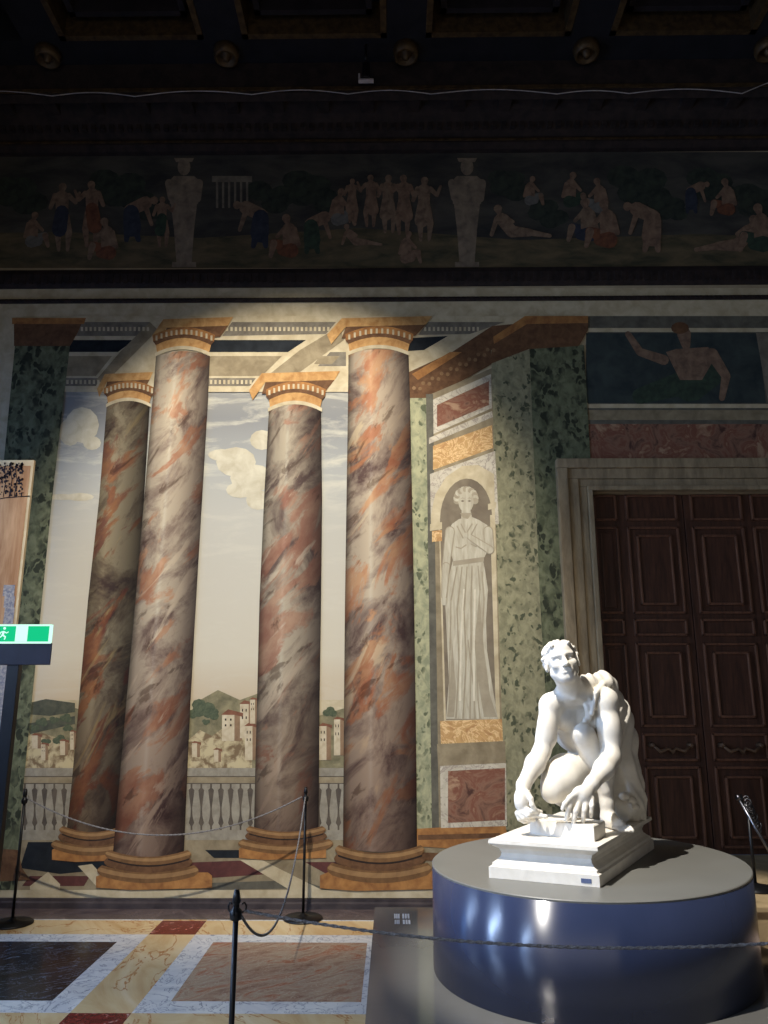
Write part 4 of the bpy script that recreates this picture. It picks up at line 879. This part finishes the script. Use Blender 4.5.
#==BODY==
class Field:
    def __init__(s, lo, hi, h):
        s.lo = np.array(lo, np.float32); s.h = h; s.n = tuple(int(math.ceil((hi[i] - lo[i]) / h)) + 1 for i in range(3))
        s.ax = [s.lo[i] + h * np.arange(s.n[i], dtype=np.float32) for i in range(3)]; s.D = np.full(s.n, .5, np.float32)
    def sub(s, lo, hi):
        sl = []
        for i in range(3):
            a = max(0, int((lo[i] - s.lo[i]) / s.h)); b = min(s.n[i], int((hi[i] - s.lo[i]) / s.h) + 2); sl.append(slice(a, max(a, b)))
        X, Y, Z = np.meshgrid(*[s.ax[i][sl[i]] for i in range(3)], indexing='ij', sparse=True); return tuple(sl), X, Y, Z
    def comb(s, sl, d, k, cut):
        A = s.D[sl]
        if cut: d = -d; h = np.maximum(k - np.abs(A - d), 0) / k; s.D[sl] = np.maximum(A, d) + h * h * k / 4
        else: h = np.maximum(k - np.abs(A - d), 0) / k; s.D[sl] = np.minimum(A, d) - h * h * k / 4
    def cone(s, a, b, ra, rb, k=.02, cut=False, f=None):
        a, b = np.array(a, float), np.array(b, float); m = max(ra, rb) + k + .02
        sl, X, Y, Z = s.sub(np.minimum(a, b) - m, np.maximum(a, b) + m)
        ba = b - a; L2 = ba @ ba + 1e-9
        t = np.clip(((X - a[0]) * ba[0] + (Y - a[1]) * ba[1] + (Z - a[2]) * ba[2]) / L2, 0, 1)
        d = np.sqrt((X - a[0] - ba[0] * t) ** 2 + (Y - a[1] - ba[1] * t) ** 2 + (Z - a[2] - ba[2] * t) ** 2) - (ra + (rb - ra) * t)
        if f: d = d + f(X, Y, Z)
        s.comb(sl, d, k, cut)
    def ell(s, c, r, R=None, k=.02, cut=False, f=None):
        c = np.array(c, float); m = max(r) + k + .02; sl, X, Y, Z = s.sub(c - m, c + m); x, y, z = X - c[0], Y - c[1], Z - c[2]
        if R is not None:
            R = [np.array(v, float) for v in R]; x, y, z = [x * v[0] + y * v[1] + z * v[2] for v in R]
        q = np.sqrt((x / r[0]) ** 2 + (y / r[1]) ** 2 + (z / r[2]) ** 2); g = np.sqrt((x / r[0] ** 2) ** 2 + (y / r[1] ** 2) ** 2 + (z / r[2] ** 2) ** 2) + 1e-6
        d = q * (q - 1) / g
        if f: d = d + f(X, Y, Z)
        s.comb(sl, d, k, cut)
    def chain(s, pts, rs, k=.02, **kw):
        for i in range(len(pts) - 1): s.cone(pts[i], pts[i + 1], rs[i], rs[i + 1], k, **kw)
    def mesh(s):
        D_ = s.D; S = D_ < 0; n = np.array(s.n) - 1
        acc = np.zeros((*n, 3), np.float32); cnt = np.zeros(tuple(n), np.float32)
        for axis in range(3):
            o = [a for a in range(3) if a != axis]
            for i in (0, 1):
                for j in (0, 1):
                    s0 = [slice(0, n[a]) for a in range(3)]; s1 = list(s0)
                    s0[o[0]] = slice(i, n[o[0]] + i); s1[o[0]] = s0[o[0]]; s0[o[1]] = slice(j, n[o[1]] + j); s1[o[1]] = s0[o[1]]
                    s1[axis] = slice(1, n[axis] + 1)
                    A, B = D_[tuple(s0)], D_[tuple(s1)]; c = (A < 0) != (B < 0)
                    t = np.where(c, A / np.where(c, A - B, 1), 0); acc[..., axis] += t; acc[..., o[0]] += c * i; acc[..., o[1]] += c * j; cnt += c
        m = cnt > 0; idx = np.full(tuple(n), -1, np.int64); idx[m] = np.arange(m.sum())
        V = (np.argwhere(m) + acc[m] / cnt[m][:, None]) * s.h + s.lo
        Q = []
        for axis in range(3):
            o = [(axis + 1) % 3, (axis + 2) % 3]
            s0 = [slice(1, n[a]) for a in range(3)]; s0[axis] = slice(0, n[axis]); s1 = list(s0); s1[axis] = slice(1, n[axis] + 1)
            A, B = S[tuple(s0)], S[tuple(s1)]
            for flip, mk in ((False, A & ~B), (True, ~A & B)):
                P = np.argwhere(mk); off = np.ones(3, int); off[axis] = 0; P = P + off
                def g(du, dv):
                    q = P.copy(); q[:, o[0]] -= du; q[:, o[1]] -= dv; return idx[tuple(q.T)]
                q = np.stack([g(1, 1), g(0, 1), g(0, 0), g(1, 0)], 1); Q.append(q[:, ::-1] if flip else q)
        return V, np.concatenate(Q)
def nrm(v): v = np.array(v, float); return v / np.linalg.norm(v)
def B(x, y, Y): return np.array(at(x, y, Y))
def body():
    H_ = .0045; lo, hi = (.60, 4.12, Z1 - .02), (1.52, 5.12, Z1 + 1.10)
    tor, arm, leg, clo = [Field(lo, hi, H_) for _ in range(4)]
    # --- head
    hc = B(561.5, 662, 4.45); f = nrm((-.06, -1, .15)); u = nrm((-.20, 0, 1)); u = nrm(u - f * (u @ f)); s = np.cross(u, f); R = (s, f, u)
    sc = 1.10
    def h(a, b_, c): return hc + (s * a + f * b_ + u * c) * sc
    def e(c, r, **kw): tor.ell(h(*c), [v * sc for v in r], R, **kw)
    e((0, -.012, .026), (.081, .096, .078), k=.01); e((0, .030, -.030), (.060, .066, .082), k=.03); e((0, .062, -.090), (.027, .026, .022), k=.03)
    for q in (-1, 1):
        tor.cone(h(q * .052, .01, -.055), h(q * .02, .06, -.092), .022 * sc, .016 * sc, k=.03); e((q * .044, .066, -.024), (.020, .018, .018), k=.02)
        tor.cone(h(q * .008, .094, .020), h(q * .048, .076, .022), .011 * sc, .010 * sc, k=.010)
    e((0, .066, .055), (.052, .030, .038), k=.03)
    for q in (-1, 1):
        e((q * .031, .103, -.001), (.024, .022, .016), k=.008, cut=True); e((q * .030, .074, -.002), (.0150, .0140, .0115), k=.003)
        tor.cone(h(q * .014, .088, .0085), h(q * .044, .078, .008), .0038 * sc, .0035 * sc, k=.004)
    tor.cone(h(0, .092, .014), h(0, .118, -.030), .0075 * sc, .0120 * sc, k=.010)
    for q in (-1, 1): e((q * .012, .100, -.034), (.009, .012, .008), k=.006)
    e((0, .078, -.060), (.030, .022, .020), k=.015)
    tor.cone(h(-.020, .092, -.056), h(.020, .092, -.056), .0055 * sc, .0055 * sc, k=.006); tor.cone(h(-.016, .092, -.067), h(.016, .092, -.067), .0065 * sc, .0065 * sc, k=.006)
    tor.cone(h(-.024, .100, -.0615), h(.024, .100, -.0615), .0042 * sc, .0042 * sc, k=.004, cut=True); tor.cone(h(-.012, .100, -.077), h(.012, .100, -.077), .004 * sc, .004 * sc, k=.01, cut=True)
    for q in (-1, 1):
        e((q * .083, .002, -.008), (.011, .020, .032), k=.006); e((q * .092, .010, -.006), (.008, .010, .018), k=.006, cut=True)
    rnd = random.Random(3)
    for i in range(230):      # short curls
        a = rnd.uniform(0, 2 * PI); v = rnd.uniform(-.5, 1)
        w = math.sqrt(max(0, 1 - v * v)); x, y, z = w * math.cos(a), w * math.sin(a), v
        if y > .42 - .25 * abs(x) and z < .74: continue
        if y > .22 and z < .18: continue
        e((x * .086, -.012 + y * .100, .026 + z * .082), (.0135, .0135, .012), k=.0035)
    for q in (-1, 1):
        for j in range(5): e((q * (.066 - .006 * j), .02 + .016 * j, .052 + .006 * j), (.012, .013, .011), k=.005)
    # --- neck, torso
    nb = B(573, 691, 4.58); sR, sL = B(551, 703, 4.59), B(601, 699, 4.60)
    tor.cone(h(0, -.02, -.06), nb, .066, .074, k=.03); tor.cone(h(-.04, -.01, -.05), nb + (-.01, -.07, -.03), .018, .014, k=.02); tor.cone(h(.04, -.01, -.05), nb + (.0, -.07, -.03), .018, .014, k=.02)
    tor.cone(sR + (.02, 0, .0), nb + (0, .02, -.01), .058, .066, k=.05); tor.cone(sL + (-.02, 0, 0), nb + (0, .02, -.01), .062, .066, k=.05)
    ch, be, pe = B(578, 724, 4.71), B(588, 760, 4.84), B(600, 790, 4.90)
    tor.ell(ch, (.160, .125, .17), k=.05); tor.ell(be, (.125, .11, .14), k=.05); tor.ell(pe, (.15, .15, .11), k=.05)
    tor.ell(B(563, 719, 4.60), (.075, .045, .06), k=.03); tor.ell(B(590, 721, 4.61), (.07, .045, .06), k=.03)
    tor.cone(nb + (-.02, -.055, -.035), sR + (.01, -.045, .02), .014, .014, k=.02); tor.cone(nb + (.02, -.055, -.035), sL + (-.01, -.045, .02), .014, .014, k=.02)
    tor.cone(B(577, 710, 4.52), B(579, 738, 4.57), .008, .008, k=.03, cut=True)
    tor.cone(nb + (0, -.07, -.01), nb + (0, -.07, -.011), .012, .012, k=.02, cut=True)
    # --- arms
    eR, wR = B(541.5, 752, 4.54), B(523.5, 785, 4.40)
    arm.ell(sR + (-.004, -.01, -.01), (.062, .062, .066), k=.03); arm.cone(sR + (-.004, 0, -.02), B(546, 738, 4.56), .062, .055, k=.03); arm.cone(B(546, 738, 4.56), eR, .052, .044, k=.03)
    arm.ell(B(547, 728, 4.545), (.050, .050, .085), k=.03)
    arm.cone(eR, B(535, 764, 4.48), .050, .053, k=.025); arm.cone(B(535, 764, 4.48), wR, .053, .036, k=.025)
    eL, wL = B(611, 758, 4.50), B(592.5, 783, 4.33)
    arm.ell(B(605, 700, 4.56), (.074, .070, .074), k=.03); arm.cone(B(606, 703, 4.56), B(611, 738, 4.55), .066, .062, k=.03); arm.cone(B(611, 738, 4.55), eL, .060, .048, k=.03)
    arm.ell(B(609, 728, 4.53), (.064, .06, .085), k=.03); arm.ell(B(616.5, 755, 4.53), (.022, .022, .022), k=.02)
    arm.cone(eL, B(604, 769, 4.42), .056, .054, k=.025); arm.cone(B(604, 769, 4.42), wL, .054, .036, k=.025)
    # --- hands (palm, five fingers each)
    tipz = Z1 + BH
    arm.cone(wL, B(584, 794, 4.29), .038, .036, k=.02); arm.ell(B(582, 796, 4.285), (.056, .030, .052), k=.02)
    KN = [((573, 799), (568.5, 808), (567.5, 815), (566.5, 820), .0142), ((579.5, 801), (576, 811), (574.5, 818), (573.5, 823), .0145), ((586, 801), (584.5, 810), (583.5, 816.5), (583, 821.5), .0138), ((592, 798.5), (592, 806), (591.5, 812), (591, 816.5), .0125)]
    for i, (a, b_, c, d, r) in enumerate(KN): arm.chain([B(*a, 4.275), B(*b_, 4.255), B(*c, 4.262), B(*d, 4.275)], [r * 1.15, r * 1.02, r * .92, r * .82], k=.006)
    arm.chain([B(579, 791, 4.28), B(570, 798, 4.26), B(565, 804, 4.25), B(562.5, 809, 4.25)], [.019, .0145, .0125, .0105], k=.01)
    arm.cone(wR, B(522, 796, 4.36), .037, .035, k=.02); arm.ell(B(522, 801, 4.35), (.042, .042, .062), k=.02)
    KN = [((525, 809), (531, 811.5), (536.5, 811), (541, 812), 4.325, .0135), ((522, 812), (528, 815.5), (534, 815.5), (539, 816), 4.33, .0138), ((519, 813.5), (523.5, 818), (529, 819.5), (534, 820), 4.345, .013), ((517, 813), (519.5, 819), (524, 821.5), (528.5, 822), 4.37, .012)]
    for (a, b_, c, d, Y, r) in KN: arm.chain([B(*a, Y), B(*b_, Y - .02), B(*c, Y - .015), B(*d, Y + .0)], [r * 1.15, r, r * .92, r * .82], k=.006)
    arm.chain([B(527, 793, 4.335), B(531, 799, 4.31), B(532, 805, 4.30), B(535, 809, 4.30)], [.018, .0140, .0125, .0105], k=.008)
    # held blade lying over the block
    arm.cone(B(528, 813, 4.335), B(546, 816.5, 4.30), .012, .011, k=.004); arm.ell(B(564, 819.5, 4.30), (.115, .020, .0075), (nrm(B(580, 824, 4.29) - B(545, 815, 4.31)), (0, 1, 0), nrm((-.05, 0, 1))), k=.004)
    # --- legs: low knee (turned to the viewer) and high knee
    kR, hR, fR = B(556, 784, 4.49), B(594, 774, 4.86), B(590, 812, 4.86)
    leg.cone(hR, B(566, 774, 4.60), .115, .105, k=.04); leg.cone(B(566, 774, 4.60), kR, .105, .078, k=.04); leg.ell(B(561, 780, 4.53), (.105, .10, .105), k=.04); leg.ell(B(552, 791, 4.46), (.062, .055, .066), k=.03)
    leg.cone(kR + (-.0, .03, -.035), fR, .066, .06, k=.02); leg.chain([fR, fR + (-.02, .10, -.02)], [.05, .035])
    kL, hL, aL = B(584.5, 736, 4.56), B(606, 782, 4.92), B(607, 803, 4.60)
    leg.cone(hL, kL, .105, .062, k=.03); leg.ell(B(583.5, 732.5, 4.525), (.054, .052, .054), k=.03)
    leg.cone(kL + (0, .0, -.02), B(603, 775, 4.62), .058, .058, k=.03); leg.cone(B(603, 775, 4.62), aL, .056, .037, k=.03); leg.cone(kL, B(606, 790, 4.575), .030, .022, k=.03)
    zf = Z1
    an = np.array([aL[0], aL[1], zf + .06]); td = nrm((.30, -1, 0)); lt = np.array([-td[1], td[0], 0.])
    leg.cone(aL, an, .038, .038, k=.02); leg.cone(an + (0, .035, -.028), an + td * .13 + (0, 0, -.030), .034, .026, k=.03); leg.cone(an + (0, 0, .0), an + td * .12 + (0, 0, -.030), .034, .022, k=.03)
    for j, (o_, L_, r) in enumerate(((-.030, .050, .0145), (-.010, .052, .0105), (.006, .046, .010), (.021, .038, .0095), (.034, .028, .009))):
        o_ = -o_; b0 = an + td * .135 + lt * o_ + (0, 0, -.040); leg.chain([b0 - td * .03, b0 + td * L_ * .5 + (0, 0, .003), b0 + td * L_ + (0, 0, -.006)], [r * 1.1, r, r * .9], k=.008)
    # --- cloak over the shoulder, down the back to the base
    def fold(X, Y, Z): return .0075 * np.sin(70 * (X * .8 + Y * .5) + 9 * np.sin(6 * Z)) + .005 * np.sin(41 * (Z * .5 + X - Y * .6) + 1)
    def hem(X, Y, Z): return .005 * np.sin(120 * (X + Z * .55))
    clo.cone(B(589, 684, 4.62), B(603, 684, 4.66), .056, .062, k=.04, f=hem); clo.cone(B(586, 680, 4.60), B(590, 706, 4.535), .030, .024, k=.03, f=hem); clo.cone(B(590, 706, 4.535), B(586, 724, 4.56), .022, .018, k=.03, f=hem)
    clo.cone(B(606, 681, 4.62), B(596, 693, 4.50), .017, .015, k=.01); clo.cone(B(596, 693, 4.50), B(592, 714, 4.51), .013, .010, k=.01)
    clo.chain([B(604, 686, 4.68), B(610, 716, 4.78), B(613, 745, 4.84), B(615, 778, 4.86), B(617, 800, 4.88)], [.075, .115, .135, .145, .150], k=.05, f=fold)
    clo.chain([B(618, 735, 4.70), B(624, 765, 4.72), B(630, 800, 4.75)], [.050, .062, .085], k=.05, f=fold)
    clo.chain([B(600, 790, 4.98), B(628, 805, 4.95)], [.13, .12], k=.05, f=fold)
    for j, (x, y, Y, r) in enumerate(((624, 796, 4.62, .030), (632, 800, 4.64, .026), (627, 806, 4.60, .028), (636, 807, 4.64, .024), (622, 786, 4.64, .024))): clo.ell(B(x, y, Y), (r, r, r * .8), k=.012)
    clo.D[:, :, :int(.018 / H_)] = .05
    out = arm
    def sm(A, C, k): hh = np.maximum(k - np.abs(A - C), 0) / k; return np.minimum(A, C) - hh * hh * k / 4
    # shoulders melt into the torso, everything else only touches
    D_ = sm(tor.D, arm.D, .022); D_ = sm(D_, leg.D, .012); D_ = sm(D_, clo.D, .010)
    zi = int(round((Z1 - lo[2]) / H_)); D_[:, :, :zi] = .05
    fl = Field(lo, hi, H_); fl.D = D_
    V, Q = fl.mesh()
    V[:, 2] = np.maximum(V[:, 2], Z1)
    c = V.mean(0); c[2] = Z1; me = bpy.data.meshes.new('body'); me.from_pydata((V - c).tolist(), [], Q.tolist()); me.materials.append(M['statue'])
    me.polygons.foreach_set('use_smooth', [True] * len(me.polygons)); me.update()
    # keep the one connected figure
    b2 = bmesh.new(); b2.from_mesh(me); seen = set(); best = []
    for v in b2.verts:
        if v in seen: continue
        st_ = [v]; comp = []; seen.add(v)
        while st_:
            w = st_.pop(); comp.append(w)
            for e_ in w.link_edges:
                o_ = e_.other_vert(w)
                if o_ not in seen: seen.add(o_); st_.append(o_)
        if len(comp) > len(best): best = comp
    keep = set(best); bmesh.ops.delete(b2, geom=[v for v in b2.verts if v not in keep], context='VERTS')
    bmesh.ops.smooth_vert(b2, verts=b2.verts, factor=.35, use_axis_x=True, use_axis_y=True, use_axis_z=True)
    b2.to_mesh(me); b2.free()
    o = bpy.data.objects.new('crouching_man', me); COL.objects.link(o); WLOC[o.name] = Vector(c); o.parent = st; o.location = Vector(c) - WLOC[st.name]
    print('body', len(V), c)
    return o
crouch = body()
#==LIGHTS==
def spot(name, loc, tgt, ang, blend, power, col, size=.05):
    l = bpy.data.lights.new(name, 'SPOT'); l.energy = power; l.spot_size = math.radians(ang); l.spot_blend = blend; l.color = col; l.shadow_soft_size = size
    o = bpy.data.objects.new(name, l); COL.objects.link(o); o.location = loc; o.rotation_euler = (Vector(tgt) - Vector(loc)).to_track_quat('-Z', 'Y').to_euler(); return o
LP = Vector((-.85, 1.9, 6.9))
spot('spot_mural', LP, W(285, 565), 48, .6, 2200, (1, .93, .82), .04)
spot('spot_statue', (-1.2, 2.6, 6.6), (1.1, 4.5, 1.1), 25, .35, 2900, (1, .95, .87), .03)
# windows with half closed shutters on the left wall (daylight)
for i, yc in enumerate((-.4, 3.0, 5.6)):
    w = emp('window_%d' % (i + 1), (XL, yc, 1.0), kind='structure')
    hw, z0, z1 = .55, .25, 4.3
    bm = bmesh.new(); X = XL
    for lo, hi in (((X, yc - hw - .1, z0 - .1), (X + .12, yc - hw, z1 + .1)), ((X, yc + hw, z0 - .1), (X + .12, yc + hw + .1, z1 + .1)), ((X, yc - hw, z1), (X + .12, yc + hw, z1 + .1)), ((X, yc - hw, z0 - .1), (X + .16, yc + hw, z0))): box(bm, lo, hi, 0, .006)
    link('window_frame', bm, M['shutter'], w)
    bm = bmesh.new(); box(bm, (X + .002, yc - hw, z0), (X + .01, yc + hw, z1)); link('pane', bm, glow('daylight pane %d' % i, (80, 125, 235), .6), w)
    bm = bmesh.new(); g = .09
    box(bm, (X + .03, yc - hw, z0), (X + .06, yc - g - .2, z1)); box(bm, (X + .03, yc + g + .2, z0), (X + .06, yc + hw, z1)); link('shutter_leaf', bm, M['shutter'], w)
    bm = bmesh.new(); box(bm, (X + .012, yc - g, z0), (X + .016, yc + g, z1)); link('bright_gap', bm, glow('bright daylight %d' % i, (120, 175, 255), 9), w)
wd = bpy.data.worlds.new('world'); SC.world = wd; wd.use_nodes = True
wd.node_tree.nodes['Background'].inputs[0].default_value = (.1, .14, .25, 1); wd.node_tree.nodes['Background'].inputs[1].default_value = .2
al = bpy.data.lights.new('window_daylight', 'AREA'); al.shape = 'RECTANGLE'; al.size = 8.5; al.size_y = 5.5; al.energy = 75; al.color = (1, .93, .85)  # broad warm fill added to lift the ambient level, no window behind it
ao = bpy.data.objects.new('window_daylight', al); COL.objects.link(ao); ao.location = (-1.0, YN + .1, 2.8); ao.rotation_euler = (PI / 2, 0, 0)
for (y_, e_) in ((-.4, 170), (3.0, 150), (5.2, 40)):
    al = bpy.data.lights.new('window_light', 'AREA'); al.shape = 'RECTANGLE'; al.size = .25; al.size_y = 3.9; al.energy = e_; al.color = (.50, .68, 1); al.spread = math.radians(135)
    ao = bpy.data.objects.new('window_light', al); COL.objects.link(ao); ao.location = (XL + .2, y_, 2.25); ao.rotation_euler = (0, -PI / 2 - .25 + PI * 0, 0)
    d_ = Vector((1, 0, -.35)); ao.rotation_euler = d_.to_track_quat('-Z', 'Y').to_euler()
vs_ = SC.view_settings; vs_.view_transform = 'Standard'; vs_.look = 'None'; vs_.gamma = 1; vs_.exposure = 0; vs_.use_curve_mapping = False
